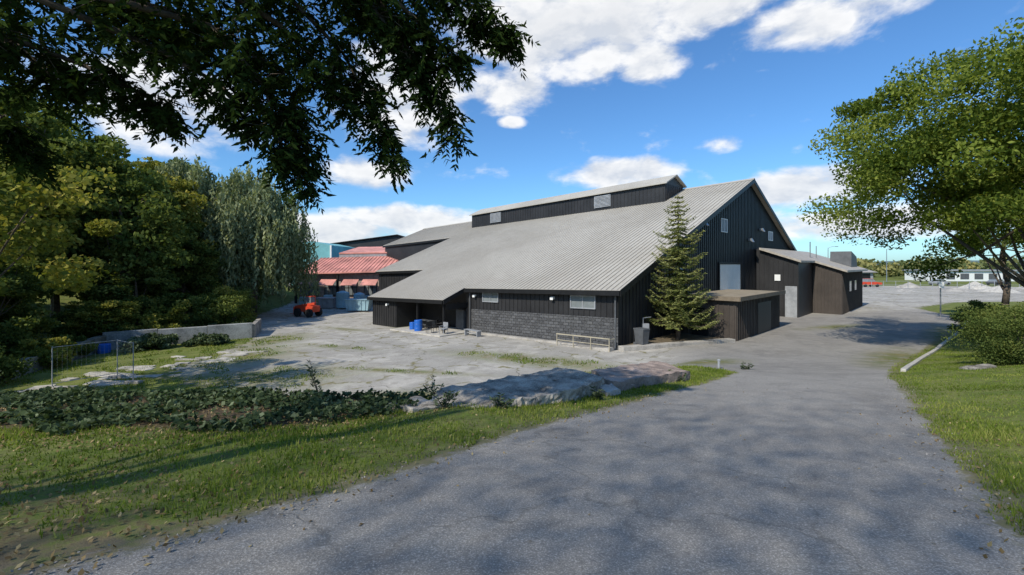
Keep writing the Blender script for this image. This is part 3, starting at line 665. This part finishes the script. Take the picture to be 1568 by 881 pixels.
# ------------------------------------------------------------------ broken concrete slabs beside the drive
def rough_slab(name,poly,ztop,zbot,m,seed,jit=.05):
    import bmesh
    mb=MB(); mb.prism([(x,y,zbot) for x,y in poly],[(x,y,z_) for (x,y),z_ in zip(poly,ztop)])
    o=mb.obj(name,m); bm=bmesh.new(); bm.from_mesh(o.data); bmesh.ops.triangulate(bm,faces=bm.faces[:]); 
    for _ in range(5): 
        bmesh.ops.subdivide_edges(bm,edges=[e for e in bm.edges if e.calc_length()>.13],cuts=1,use_grid_fill=False); bmesh.ops.triangulate(bm,faces=bm.faces[:])
    rr=random.Random(seed)
    for v in bm.verts:
        c=v.co; big=.03*math.sin(c.x*2.3+seed)*math.sin(c.y*3.1)+.015*math.sin(c.x*9+c.y*7)
        v.co+=Vector((rr.gauss(0,jit*.5),rr.gauss(0,jit*.5),rr.gauss(0,jit*.28)+big))
    bm.to_mesh(o.data); bm.free(); return o
M_slab=mat('broken_slab_concrete',(.30,.27,.225),.95,var=.7,scale=2.2,bstr=1.0,spec=.1)
rough_slab('broken_concrete_slab',[(-1.7,8.6),(-.5,8.5),(1.45,9.75),(2.25,10.9),(1.35,12.3),(-.2,11.0),(-1.6,10.0)],[2.36,2.38,2.36,2.33,2.25,2.3,2.32],.2,M_slab,1,.03)
rough_slab('broken_concrete_slab',[(2.55,11.2),(5.4,13.4),(4.8,15.0),(2.3,12.9)],[2.14,1.90,1.84,2.02],.2,mat('reddish_concrete',(.30,.235,.195),.95,var=.45,scale=2,bstr=.8,spec=.1),2,.016)
rough_slab('concrete_rubble',[(-2.5,8.5),(-1.8,8.1),(-1.3,8.5),(-1.9,9.2)],[2.42,2.48,2.4,2.38],2.1,M_slab,3,.03)
rough_slab('concrete_rubble',[(2.2,10.3),(2.6,10.6),(2.5,11.1),(2.1,10.8)],[2.16,2.14,2.14,2.16],1.7,M_conc,5,.02)
rough_slab('flat_stone',[(15.5,14.9),(16.7,15.3),(16.8,15.7),(15.6,15.5)],[1.59,1.59,1.55,1.55],1.0,M_slab,4,.012)
pv=MB(); rr=random.Random(9)
for i in range(32):
    u=i/31; cx=-21+rr.uniform(-1.4,2.6)+2.3*u; cy=18.2+10.5*u+rr.uniform(-.3,.3); a=rr.uniform(-.35,.35)
    hw,hd=rr.uniform(.35,.85),rr.uniform(.18,.36); z=h1(cx,cy)
    pts=[]
    for sx,sy in ((-1,-1),(1,-1),(1,1),(-1,1)):
        ux=sx*hw*rr.uniform(.75,1.15); uy=sy*hd*rr.uniform(.75,1.15); pts.append((cx+ux*math.cos(a)-uy*math.sin(a),cy+ux*math.sin(a)+uy*math.cos(a)))
    pv.prism([(x,y,z-.1) for x,y in pts],[(x,y,z+.05+rr.uniform(-.02,.03)) for x,y in pts])
pv.obj('paving_slabs',M_paver,None,bevel=.01)
def wall_run(name,pts,hgt,th,m,seed):
    mb=MB()
    for (x0,y0),(x1,y1) in zip(pts[:-1],pts[1:]):
        L=math.hypot(x1-x0,y1-y0); nx_,ny_=-(y1-y0)/L*th/2,(x1-x0)/L*th/2; n=max(1,int(L/2.4))
        for k in range(n):
            u0,u1=k/n,(k+.994)/n; a=(x0+(x1-x0)*u0,y0+(y1-y0)*u0); b=(x0+(x1-x0)*u1,y0+(y1-y0)*u1)
            zt=-.35+hgt+.03*math.sin(k*3+seed)
            mb.hexa([(a[0]-nx_,a[1]-ny_,-1.6),(b[0]-nx_,b[1]-ny_,-1.6),(b[0]+nx_,b[1]+ny_,-1.6),(a[0]+nx_,a[1]+ny_,-1.6),(a[0]-nx_,a[1]-ny_,zt),(b[0]-nx_,b[1]-ny_,zt),(b[0]+nx_,b[1]+ny_,zt),(a[0]+nx_,a[1]+ny_,zt)])
    return mb.obj(name,m,None,bevel=.03)
wall_run('concrete_retaining_wall',[(-28.2,30.6),(-20.8,35.6)],.75,.35,mat('stained_concrete',(.30,.30,.28),.9,var=.5,scale=.9,bstr=.4),1)
wall_run('concrete_retaining_wall',[(-20.8,35.6),(-22.5,39.5)],.6,.35,M_conc2,2)
wall_run('concrete_retaining_wall',[(-22.3,17.0),(-25.1,22.4),(-28.2,30.6)],.55,.5,mat('dark_mossy_concrete',(.15,.145,.115),.95,var=.6,scale=1.5,bstr=1),3)
f=empty('temporary_site_fence'); mb=MB()
def post(mb,x,y,h_,r_=.02): z=h1(x,y); mb.cyl((x,y,z-.1),(x,y,z+h_),r_,r_,8)
fp=[(-20.3,19.6),(-19.2,21.6),(-17.4,20.4)]
for x,y in fp: post(mb,x,y,1.9)
for (x0,y0),(x1,y1) in zip(fp[:-1],fp[1:]):
    for zz in (.25,1.85): mb.cyl((x0,y0,h1(x0,y0)+zz),(x1,y1,h1(x1,y1)+zz),.014,.014,6)
mb.obj('frame',M_grey,f); mb=MB()
for (x0,y0),(x1,y1) in zip(fp[:-1],fp[1:]):
    for k in range(1,14):
        u=k/14; x,y=x0+(x1-x0)*u,y0+(y1-y0)*u; z=h1(x,y); mb.cyl((x,y,z+.25),(x,y,z+1.85),.0018,.0018,4)
mb.obj('mesh_wires',M_grey,f)
mb=MB()
for x,y in fp: mb.box(x-.35,x+.35,y-.12,y+.12,h1(x,y),h1(x,y)+.13)
mb.obj('base_blocks',M_conc,f,bevel=.02)
kb=MB(); kp=[(14.1,16.0),(19.6,21.3),(26.2,27.1),(33.6,33.3),(43,41.5)]
for (x0,y0),(x1,y1) in zip(kp[:-1],kp[1:]):
    L=math.hypot(x1-x0,y1-y0); nx_,ny_=-(y1-y0)/L*.08,(x1-x0)/L*.08; n=int(L/1.8)
    for k in range(n):
        u0,u1=k/n,(k+.985)/n; a=(x0+(x1-x0)*u0,y0+(y1-y0)*u0); b=(x0+(x1-x0)*u1,y0+(y1-y0)*u1); za,zb=h1(*a)+.11,h1(*b)+.11
        kb.hexa([(a[0]+nx_,a[1]+ny_,za-.4),(a[0]-nx_,a[1]-ny_,za-.4),(b[0]-nx_,b[1]-ny_,zb-.4),(b[0]+nx_,b[1]+ny_,zb-.4),(a[0]+nx_,a[1]+ny_,za),(a[0]-nx_,a[1]-ny_,za),(b[0]-nx_,b[1]-ny_,zb),(b[0]+nx_,b[1]+ny_,zb)])
kb.obj('concrete_kerb',M_kerb,None,bevel=.02)
# ------------------------------------------------------------------ small things by the building
def barrel(name,x,y,m,r_=.29,hh=.88):
    z=h1(x,y); mb=MB()
    prof=[(0,.95),(.06,1),(.3,1),(.33,1.05),(.36,1),(.64,1),(.67,1.05),(.7,1),(.95,1),(1,.94)]
    for (a,ra),(b,rb_) in zip(prof[:-1],prof[1:]): mb.cyl((x,y,z+a*hh),(x,y,z+b*hh),r_*ra,r_*rb_,18,cap=False)
    mb.cyl((x,y,z+hh*.97),(x,y,z+hh*.975),r_*.93,r_*.93,18); mb.cyl((x+.12,y,z+hh*.975),(x+.12,y,z+hh*1.0),.04,.04,8)
    return mb.obj(name,m,None,smooth=False)
x,y,_=W(-2.6,17.3,0); barrel('blue_barrel',x,y,M_blue,.33,1.0)
x,y,_=W(-2.3,18.6,0); barrel('blue_barrel',x,y,M_blue,.28,.7)
barrel('blue_barrel',-27.0,29.4,M_blue,.34,.6)
def chair(x,y,rot,m):
    e=empty('patio_chair'); mb=MB(); 
    mb.box(-.25,.25,-.25,.25,.42,.46); mb.box(-.25,.25,.22,.26,.5,.92)
    for a in (-.23,.23):
        for b in (-.22,.23): mb.cyl((a,b,0),(a,b,.92 if b>0 else .62),.018)
        mb.cyl((a,-.22,.62),(a,.23,.64),.022)
    mb.obj('frame',m,e); e.location=(x,y,h1(x,y)+.08); e.rotation_euler=(0,0,rot)
for s_,t_,ro in ((-2.9,15.2,.5),(-2.6,13.8,-.6),(-1.4,15.9,1.4)):
    x,y,_=W(s_,t_,0); chair(x,y,ro,M_trim if ro>0 else M_grey)
e=empty('wooden_bench'); mb=MB()
for k in range(3): mb.box(-.85,.85,-.2+k*.14,-.08+k*.14,.43,.47)
for a in (-.7,.7): mb.box(a-.04,a+.04,-.18,.2,0,.425)
mb.box(-.66,.66,-.03,.03,.2,.26); mb.obj('slats_and_legs',M_grey,e); x,y,_=W(-1.5,11.6,0); e.location=(x,y,h1(x,y)); e.rotation_euler=(0,0,math.atan2(LY,LX))
e=empty('picnic_table'); mb=MB(); mb.box(-.8,.8,-.35,.35,.7,.75); mb.box(-.8,.8,-.75,-.5,.42,.46); mb.box(-.8,.8,.5,.75,.42,.46)
for a in (-.6,.6): mb.box(a-.04,a+.04,-.72,.72,.34,.41); mb.box(a-.12,a-.05,-.3,.3,0,.69)
mb.obj('boards',M_dgrey,e); x,y,_=W(-1.0,18.3,0); e.location=(x,y,h1(x,y)+.05); e.rotation_euler=(0,0,math.atan2(LY,LX))
k=MB(W); k.box(-3.4,.65,13.2,20.5,-.6,.1); k.obj('concrete_porch_pad',M_kerb,None,bevel=.02)
k=MB(W); k.box(-.55,-.13,.2,13.0,-.6,.12); k.obj('concrete_footing_kerb',M_conc,None,bevel=.02)
e=empty('ramp_handrail'); mb=MB(W)
for tt_ in (-.1,1.2,2.5,3.8): mb.box(-1.0,-.95,tt_,tt_+.05,-.3,.72)
mb.box(-1.01,-.94,-.12,3.88,.72,.78); mb.box(-.99,-.96,-.05,3.8,.35,.39); mb.box(-.94,-.4,-.1,-.05,.66,.72)
mb.obj('rails',M_rail,e); mb=MB(W); mb.hexa([(-.93,-.1,-.2),(-.56,-.1,-.2),(-.56,3.8,-.2),(-.93,3.8,-.2),(-.93,-.1,.2),(-.56,-.1,.2),(-.56,3.8,.02),(-.93,3.8,.02)]); mb.obj('ramp',M_conc,e)
e=empty('gas_meter_set'); mb=MB(); p=W(2.6,-.45,.2); 
mb.box(p[0]-.2,p[0]+.2,p[1]-.12,p[1]+.12,.9,1.35)
for dx in (-.15,.15): mb.cyl((p[0]+dx,p[1],.2),(p[0]+dx,p[1],.9),.03)
mb.cyl((p[0]-.15,p[1],1.35),(p[0]-.15,p[1],1.7),.03); mb.cyl((p[0]-.15,p[1],1.7),(p[0]+.5,p[1]+.5,1.7),.03)
mb.obj('meter_and_pipes',M_grey,e)
p=W(1.3,-.9,0); e=empty('wheelie_bin'); mb=MB(); mb.prism([(-.25,-.28,.1),(.25,-.28,.1),(.25,.28,.1),(-.25,.28,.1)],[(-.3,-.35,.95),(.3,-.35,.95),(.3,.35,.95),(-.3,.35,.95)]); mb.box(-.31,.31,-.37,.39,.955,1.03)
mb.cyl((-.3,.3,.1),(-.22,.3,.1),.1,.1,12); mb.cyl((.22,.3,.1),(.3,.3,.1),.1,.1,12); mb.obj('body',M_dgrey,e); e.location=(p[0],p[1],.2); e.rotation_euler=(0,0,.6)
e=empty('bollard_post'); mb=MB(); z=h1(8.2,17.6); mb.cyl((8.2,17.6,z),(8.2,17.6,z+.32),.05); mb.cyl((8.2,17.6,z+.32),(8.2,17.6,z+.36),.07,.03); mb.obj('post',M_grey,e)
# ------------------------------------------------------------------ background buildings (left)
b1=empty('red_roofed_building'); mb=MB(); mb.box(-33.5,-19.5,70,82,-2.5,3.6); mb.obj('walls',M_brick,b1)
mb=MB(); mb.hexa([(-34.5,69,3.5),(-19,69,3.9),(-19,77,6.4),(-33,77,6.0),(-34.5,69,3.7),(-19,69,4.1),(-19,77,6.6),(-33,77,6.2)]); mb.hexa([(-30,77,6.9),(-17,77,7.1),(-17,84,8.4),(-29,84,8.2),(-30,77,7.1),(-17,77,7.3),(-17,84,8.6),(-29,84,8.4)]); mb.obj('roof',M_redroof,b1)
mb=MB()
for k in range(26): 
    x=-34.2+k*.6; mb.hexa([(x,69,3.72+k*.016),(x+.06,69,3.72+k*.016),(x+.06,77,6.22+k*.016),(x,77,6.22+k*.016),(x,69,3.8+k*.016),(x+.06,69,3.8+k*.016),(x+.06,77,6.3+k*.016),(x,77,6.3+k*.016)])
mb.obj('roof_ribs',M_redroof,b1)
mb=MB(); mb.box(-30,-17.3,77.1,83,6.2,7.0); mb.obj('clerestory',M_grey,b1)
mb=MB()
for k in range(4): mb.box(-32.6+k*3.1,-30.6+k*3.1,69.9,69.995,.3,2.5)
mb.obj('windows',M_glass,b1); mb=MB()
for k in range(4):
    for q in range(4): mb.box(-32.6+k*3.1+q*.645,-32.54+k*3.1+q*.645,69.84,69.895,.3,2.5)
    mb.box(-32.6+k*3.1,-30.6+k*3.1,69.84,69.895,1.4,1.46); mb.box(-32.7+k*3.1,-30.5+k*3.1,69.8,69.995,.18,.298)
mb.box(-33.9,-33.6,69.2,69.5,-2,3.5); mb.box(-27.4,-27.1,69.2,69.5,-2,3.5); mb.box(-20.2,-19.9,69.2,69.5,-2,3.5); mb.obj('frames_and_posts',M_trim,b1)
mb=MB()
for k,x in enumerate((-32,-28.5,-25,-22)): mb.hexa([(x-1.2,67.6,1.9),(x+1.2,67.6,1.9),(x+1.2,69.1,2.7),(x-1.2,69.1,2.7),(x-1.2,67.6,1.98),(x+1.2,67.6,1.98),(x+1.2,69.1,2.78),(x-1.2,69.1,2.78)])
mb.obj('awnings',M_redroof,b1)
mb=MB()
for x,hh,wd in ((-31,1.4,.8),(-29.3,.9,.5),(-27.6,1.7,.6),(-24.2,1.2,.9),(-21.6,1.6,.7)): mb.prism([(x-wd,66.2,-1.2),(x+wd,66.2,-1.2),(x+wd,67.2,-1.2),(x-wd,67.2,-1.2)],[(x-wd*.9,66.3,-1.2+hh),(x+wd*.9,66.3,-1.2+hh),(x+wd*.9,67.1,-1.2+hh),(x-wd*.9,67.1,-1.2+hh)])
mb.obj('stacked_crates',M_pteal,b1,bevel=.03)
b2=empty('teal_building'); mb=MB(); mb.prism([(-43,86,-2.5),(-35,86,-2.5),(-35,86,8.8),(-39,86,9.6),(-43,86,8.8)],[(-43,100,-2.5),(-35,100,-2.5),(-35,100,8.8),(-39,100,9.6),(-43,100,8.8)]); mb.obj('walls',M_teal,b2)
mb=MB(); mb.box(-43.2,-42.8,85.8,85.98,-2,8.8); mb.box(-35.2,-34.9,85.8,85.98,-2,8.8); mb.box(-40.5,-37.5,85.85,85.97,-1,3); mb.obj('trim_and_door',M_white,b2)
b3=empty('black_gabled_building'); mb=MB(); mb.prism([(-42,101,-2.5),(-15,101,-2.5),(-15,101,8.0),(-26,101,11.6),(-42,101,9.4)],[(-42,125,-2.5),(-15,125,-2.5),(-15,125,8),(-26,125,11.6),(-42,125,9.4)]); mb.obj('walls',M_clad,b3)
mb=MB(); mb.hexa([(-42.5,100.5,9.5),(-26,100.5,11.7),(-26,125,11.7),(-42.5,125,9.5),(-42.5,100.5,9.7),(-26,100.5,11.9),(-26,125,11.9),(-42.5,125,9.7)]); mb.hexa([(-26,100.5,11.7),(-14.5,100.5,8),(-14.5,125,8),(-26,125,11.7),(-26,100.5,11.9),(-14.5,100.5,8.2),(-14.5,125,8.2),(-26,125,11.9)]); mb.obj('roof',M_trim,b3)
b4=empty('blue_building'); mb=MB(); mb.box(-24.5,-10,86,96,-2.5,7.9); mb.obj('walls',M_bluew,b4); mb=MB(); mb.box(-24.8,-9.7,85.7,96.3,7.91,8.15); mb.box(-19,-16.5,85.9,85.98,-1,2.6); mb.obj('parapet_and_door',M_white,b4)
e=empty('pale_blue_skip_container'); mb=MB(); mb.prism([(-1.4,-.8,.15),(1.4,-.8,.15),(1.6,-.8,1.6),(-1.6,-.8,1.6)],[(-1.4,.8,.15),(1.4,.8,.15),(1.6,.8,1.6),(-1.6,.8,1.6)])
for k in range(5): mb.box(-1.2+k*.56,-1.12+k*.56,-.88,-.802,.2,1.55)
mb.box(-1.68,1.68,-.9,-.802,1.5,1.62); mb.obj('body',M_pteal,e); e.location=(-20.5,59.5,-1.15)
def tank(x,y,rad,hh):
    e=empty('pale_blue_tank'); z=h1(x,y); mb=MB(); mb.cyl((x,y,z+.2),(x,y,z+hh),rad,rad,20); mb.cyl((x,y,z+hh),(x,y,z+hh+.25),rad,.2,20)
    for k in range(3): mb.cyl((x,y,z+.4+k*hh*.3),(x,y,z+.46+k*hh*.3),rad+.03,rad+.03,20)
    for a in (0,2.1,4.2): mb.cyl((x+math.cos(a)*rad*.8,y+math.sin(a)*rad*.8,z-.1),(x+math.cos(a)*rad*.8,y+math.sin(a)*rad*.8,z+.2),.06)
    mb.obj('shell',M_pteal,e)
tank(-24.0,63,.9,2.3); tank(-22.0,64,.8,2.0)
e=empty('grey_skip_container'); mb=MB(); mb.box(-1.3,1.3,-.8,.8,.1,1.4); mb.box(-1.4,1.4,-.9,.9,1.4,1.5)
for k in range(5): mb.box(-1.1+k*.5,-1.02+k*.5,-.86,-.802,.15,1.35)
mb.obj('body',M_grey,e); e.location=(-26.8,64,-1.2)
def wheel(mb,x,y,z,r_,w_): mb.cyl((x,y-w_/2,z),(x,y+w_/2,z),r_,r_,18)
e=empty('red_telehandler'); mb=MB(); mb.prism([(-1.5,-.6,.6),(1.3,-.6,.6),(1.4,-.6,1.1),(.2,-.6,1.35),(-1.6,-.6,1.35)],[(-1.5,.6,.6),(1.3,.6,.6),(1.4,.6,1.1),(.2,.6,1.35),(-1.6,.6,1.35)])
mb.hexa([(-1.7,.15,1.5),(1.9,.15,1.0),(1.9,.45,1.0),(-1.7,.45,1.5),(-1.7,.15,1.85),(1.9,.15,1.3),(1.9,.45,1.3),(-1.7,.45,1.85)])
mb.box(1.9,2.0,-.5,.6,.2,1.2); mb.box(2.0,2.9,-.4,-.3,.2,.27); mb.box(2.0,2.9,.3,.4,.2,.27); mb.obj('chassis_and_boom',M_red,e,bevel=.03)
mb=MB(); mb.prism([(-.7,-.62,1.36),(.5,-.62,1.36),(.25,-.58,2.45),(-.6,-.58,2.45)],[(-.7,.1,1.36),(.5,.1,1.36),(.25,.08,2.45),(-.6,.08,2.45)]); mb.obj('cab_glass',M_glass,e)
mb=MB(); mb.box(-.68,.3,-.64,.12,2.455,2.55); mb.cyl((-.68,-.62,1.36),(-.6,-.6,2.45),.05); mb.cyl((.5,-.64,1.36),(.26,-.6,2.45),.05); mb.obj('cab_frame',M_red,e)
mb=MB()
for x in (-1.1,1.0):
    for y in (-.75,.75): wheel(mb,x,y,.52,.52,.38)
mb.obj('wheels',M_rubber,e); e.location=(-24.6,53.5,-1.15); e.rotation_euler=(0,0,R(155)); e.scale=(.92,.92,.95)
# ------------------------------------------------------------------ background (right)
def car(name,x,y,rot,m,kind='car'):
    e=empty(name); mb=MB()
    if kind=='pickup': prof=[(-2.7,.5),(2.6,.5),(2.7,.95),(1.3,1.12),(.9,1.12),(.35,1.12),(-.9,1.12),(-2.7,1.12)]; cab=[(1.25,1.12),(.6,1.8),(-.7,1.8),(-.95,1.12)]
    else: prof=[(-2.2,.4),(2.2,.4),(2.25,.75),(1.2,.95),(-2.0,1.0),(-2.25,.8)]; cab=[(1.2,.95),(.4,1.45),(-1.1,1.45),(-1.9,1.0)]
    mb.prism([(a,-.9,b) for a,b in prof],[(a,.9,b) for a,b in prof]); mb.obj('body',m,e,bevel=.06)
    mb=MB(); mb.prism([(a,-.8,b) for a,b in cab],[(a,.8,b) for a,b in cab]); mb.obj('windows',M_glass,e,bevel=.05)
    zt=max(b for a,b in cab); mb=MB(); xs_=[a for a,b in cab if b==zt]; mb.box(min(xs_),max(xs_),-.78,.78,zt+.002,zt+.05); mb.obj('roof_panel',m,e,bevel=.02)
    mb=MB()
    for a in (-1.45,1.45):
        for b in (-.82,.82): wheel(mb,a,b,.35,.35,.22)
    mb.obj('wheels',M_rubber,e); e.location=(x,y,h1(x,y)); e.rotation_euler=(0,0,rot)
car('red_pickup_truck',81,101,R(5),M_red,'pickup'); car('parked_car',104,108,R(10),M_grey); car('parked_car',118,108,.2,M_dgrey)
def heap(name,x,y,r_,hh,m,seed):
    rr=np.random.default_rng(seed); n=26; a=np.linspace(0,2*math.pi,n,endpoint=False); V=[]
    for k in (.25,.5,.75,1.0):
        for t_ in a: V.append((x+math.cos(t_)*r_*k*(1+.15*math.sin(3*t_+seed)),y+math.sin(t_)*r_*k,(1-k)**.9*hh*(1+.2*rr.normal()*k)+h1(x,y)-.05))
    V.append((x,y,hh+h1(x,y))); f=[]
    for q in range(3):
        for i in range(n): f.append((q*n+i,q*n+(i+1)%n,(q+1)*n+(i+1)%n,(q+1)*n+i))
    for i in range(n): f.append((len(V)-1,(i+1)%n,i))
    me=bpy.data.meshes.new(name); me.from_pydata(V,[],f); me.materials.append(m); o=bpy.data.objects.new(name,me); link(o)
for i,(x,y,r_,hh) in enumerate([(84,84,2.2,.7),(90,82,3,1.2),(100,86,3,1.1),(108,88,3,1.4),(74,84,2,.5),(96,92,3,1.6),(86,96,2.5,1.3)]): heap('gravel_heap',x,y,r_,hh,M_kerb if i%2 else M_conc,i)
e=empty('long_grey_building'); mb=MB(); mb.box(95,122,150,162,-.5,2.4); mb.obj('walls',M_grey,e); mb=MB(); mb.prism([(94,149,2.4),(94,163,2.4),(94,156,3.8)],[(123,149,2.4),(123,163,2.4),(123,156,3.8)]); mb.obj('roof',M_rib,e)
mb=MB()
for k in range(5): mb.box(98+k*5,101+k*5,149.9,149.98,.4,2.0)
mb.obj('doors',M_trim,e)
e=empty('low_white_building'); mb=MB(); mb.box(130,158,135,147,-.5,3.0); mb.obj('walls',M_white,e); mb=MB(); mb.box(129.5,158.5,134.5,147.5,3.01,3.4); mb.obj('roof',M_grey,e); mb=MB()
for k in range(6): mb.box(132+k*4.3,134.6+k*4.3,134.9,134.98,.6,2.3)
mb.obj('windows',M_dgrey,e)
e=empty('yard_fence'); mb=MB()
for k in range(46):
    x=62+k*2.4; y=92-.12*k; mb.cyl((x,y,-.1),(x,y,1.7),.045)
for zz in (.15,.9,1.65): mb.cyl((62,92,zz),(170,86.6,zz),.03,.03,6)
mb.obj('posts_and_rails',M_grey,e)
e=empty('sign_post'); mb=MB(); x,y=41.5,43; z=h1(x,y); mb.cyl((x,y,z),(x,y,z+3.6),.06,.05); mb.obj('post',M_steel,e); mb=MB(); mb.box(x-.25,x+.25,y-.09,y-.065,z+2.8,z+3.4); mb.obj('plate',M_white,e)
def lamp(x,y):
    e=empty('street_lamp'); mb=MB(); mb.cyl((x,y,0),(x,y,9.5),.13,.07); mb.tube([(x,y,9.4),(x+.8,y-.2,9.8),(x+1.7,y-.4,9.85)],.05,.04,6); mb.box(x+1.6,x+2.3,y-.6,y-.3,9.75,9.9)
    mb.obj('pole_and_arm',M_steel,e)
lamp(84,118); lamp(108,128)
P=[];T=[]; rr=np.random.default_rng(3)
for k in range(430):
    a=rr.uniform(-75,75); dist=rr.uniform(190,270) if abs(a)<60 else rr.uniform(150,230)
    x=math.sin(R(a))*dist*1.2; y=math.cos(R(a))*dist; hh=rr.uniform(4.5,9); n=150
    g=rr.normal(size=(n,3)); g/=np.linalg.norm(g,axis=1,keepdims=True); g*=rr.uniform(.6,1,(n,1))
    P.append(np.array([x,y,hh*.5])+g*np.array([hh*.75,hh*.6,hh*.5])); T.append(rr.uniform(.1,.9)+g[:,2]*.2)
leaf_obj('distant_tree_line',np.concatenate(P),1.5,1.1,leaf_mat('distant_leaves',(.09,.12,.05),(.17,.19,.075),(.33,.29,.11),.2),up=.2,tint=np.concatenate(T))
hx=np.linspace(-1500,1500,121); HV=[];HF=[]
for j,(yy,zz) in enumerate([(700,0),(850,.55),(1000,1.0),(1300,1.1)]):
    for x in hx: HV.append((x,yy+60*math.sin(x*.004),-1+zz*(15+7*math.sin(x*.0041+1)+4*math.sin(x*.013)+1.5*math.sin(x*.05))))
for j in range(3):
    for i in range(120): HF.append((j*121+i,j*121+i+1,(j+1)*121+i+1,(j+1)*121+i))
hm=bpy.data.meshes.new('distant_hills'); hm.from_pydata(HV,[],HF); hm.materials.append(mat('wooded_hills',(.12,.17,.16),.9,var=.4,scale=.05)); link(bpy.data.objects.new('distant_hills',hm))
# ------------------------------------------------------------------ sky
SUN_EL=43.0; az_deg=221.0
world=bpy.data.worlds.new('World'); scene.world=world; world.use_nodes=True
class WN(NT):
    def __init__(s): s.t=world.node_tree; s.t.nodes.clear(); s.out=s.n('ShaderNodeOutputWorld')
N=WN()
sky=N.n('ShaderNodeTexSky',sky_type='NISHITA'); sky.sun_disc=False; sky.sun_elevation=R(SUN_EL); sky.sun_rotation=R(az_deg)
sky.air_density=1.0; sky.dust_density=.5; sky.ozone_density=2.0
gen=N.n('ShaderNodeTexCoord').outputs['Generated']
sp=N.n('ShaderNodeSeparateXYZ'); N.l(gen,sp.inputs[0])
azn=math_(N,'ARCTAN2',sp.outputs[0],sp.outputs[1]); eln=math_(N,'ARCSINE',sp.outputs[2])
CL=[(8,28,20,7.5,1.25),(22,30,14,6,1.15),(0,21.5,7,3.6,1.0),(17,23.5,6,3.4,1.05),(-13.6,20,10,7,1.05),(34.5,24.5,11,3.2,.9),(13.3,11.2,9,2.6,1.2),(0,17.8,2.2,1.0,.8),(25.3,13.7,3.4,1.6,.75),(-17.8,11.1,7,2.6,1.0),(-12,5.6,15,2.5,1.15),(-22,4.0,13,2.8,1.1),(34,8.2,10,2.8,1.25),(39,4.2,18,2.4,1.1),(-38,16,11,6,.95),(75,15,14,5,.8),(150,25,30,9,.9)]
tot=None
for a,e_,ra,re,st in CL:
    u=math_(N,'MULTIPLY',math_(N,'SUBTRACT',azn,R(a)),1/R(ra)); v=math_(N,'MULTIPLY',math_(N,'SUBTRACT',eln,R(e_)),1/R(re))
    d=math_(N,'MULTIPLY_ADD',u,u,math_(N,'MULTIPLY',v,v))
    b=math_(N,'MULTIPLY',math_(N,'SUBTRACT',1.0,d,clamp=True),st)
    tot=b if tot is None else math_(N,'MAXIMUM',tot,b)
def cv(off):
    c=N.n('ShaderNodeCombineXYZ'); N.l(azn,c.inputs[0]); N.l(math_(N,'MULTIPLY',math_(N,'ADD',eln,off),1.9),c.inputs[1]); c.inputs[2].default_value=3.1; return c.outputs[0]
nz=noise(N,9,8,.57,cv(0),.15); nz2=noise(N,9,5,.57,cv(.025),.15)
den=math_(N,'ADD',math_(N,'MULTIPLY',tot,.95),math_(N,'MULTIPLY',math_(N,'SUBTRACT',nz,.5),2.2))
maskc=smap(N,den,.18,.9)
shade=math_(N,'ADD',.55,math_(N,'MULTIPLY',math_(N,'SUBTRACT',nz,nz2),4.5),clamp=True)
thick=smap(N,den,.75,1.5)
cc=mixc(N,shade,(4.8,5.1,5.6),(7.1,7.1,7.1))
cc=mixc(N,math_(N,'MULTIPLY',thick,.5),cc,(4.8,5.0,5.3))
skc=mixc(N,1.0,sky.outputs[0],(.54,.88,1.18),'MULTIPLY')
final=mixc(N,math_(N,'MULTIPLY',maskc,.95),skc,cc)
bg=N.n('ShaderNodeBackground'); bg.inputs['Strength'].default_value=.145; N.l(final,bg.inputs[0]); N.l(bg.outputs[0],N.out.inputs[0])
sl=bpy.data.lights.new('sun','SUN'); sl.energy=4.4; sl.angle=R(.7); sl.color=(1,.94,.83)
so=bpy.data.objects.new('sun',sl); link(so)
S=Vector((math.sin(R(az_deg))*math.cos(R(SUN_EL)),math.cos(R(az_deg))*math.cos(R(SUN_EL)),math.sin(R(SUN_EL))))
so.rotation_euler=S.to_track_quat('Z','Y').to_euler(); so.location=S*60
cd=bpy.data.cameras.new('camera'); cam=bpy.data.objects.new('camera',cd); link(cam)
cam.location=(0,0,5.1); cam.rotation_euler=(R(90),0,0); cd.sensor_width=36; cd.lens=15.61; cd.shift_y=-.0226; cd.clip_start=.05; cd.clip_end=6000
scene.camera=cam
scene.view_settings.view_transform='Standard'; scene.view_settings.look='None'; scene.view_settings.exposure=0
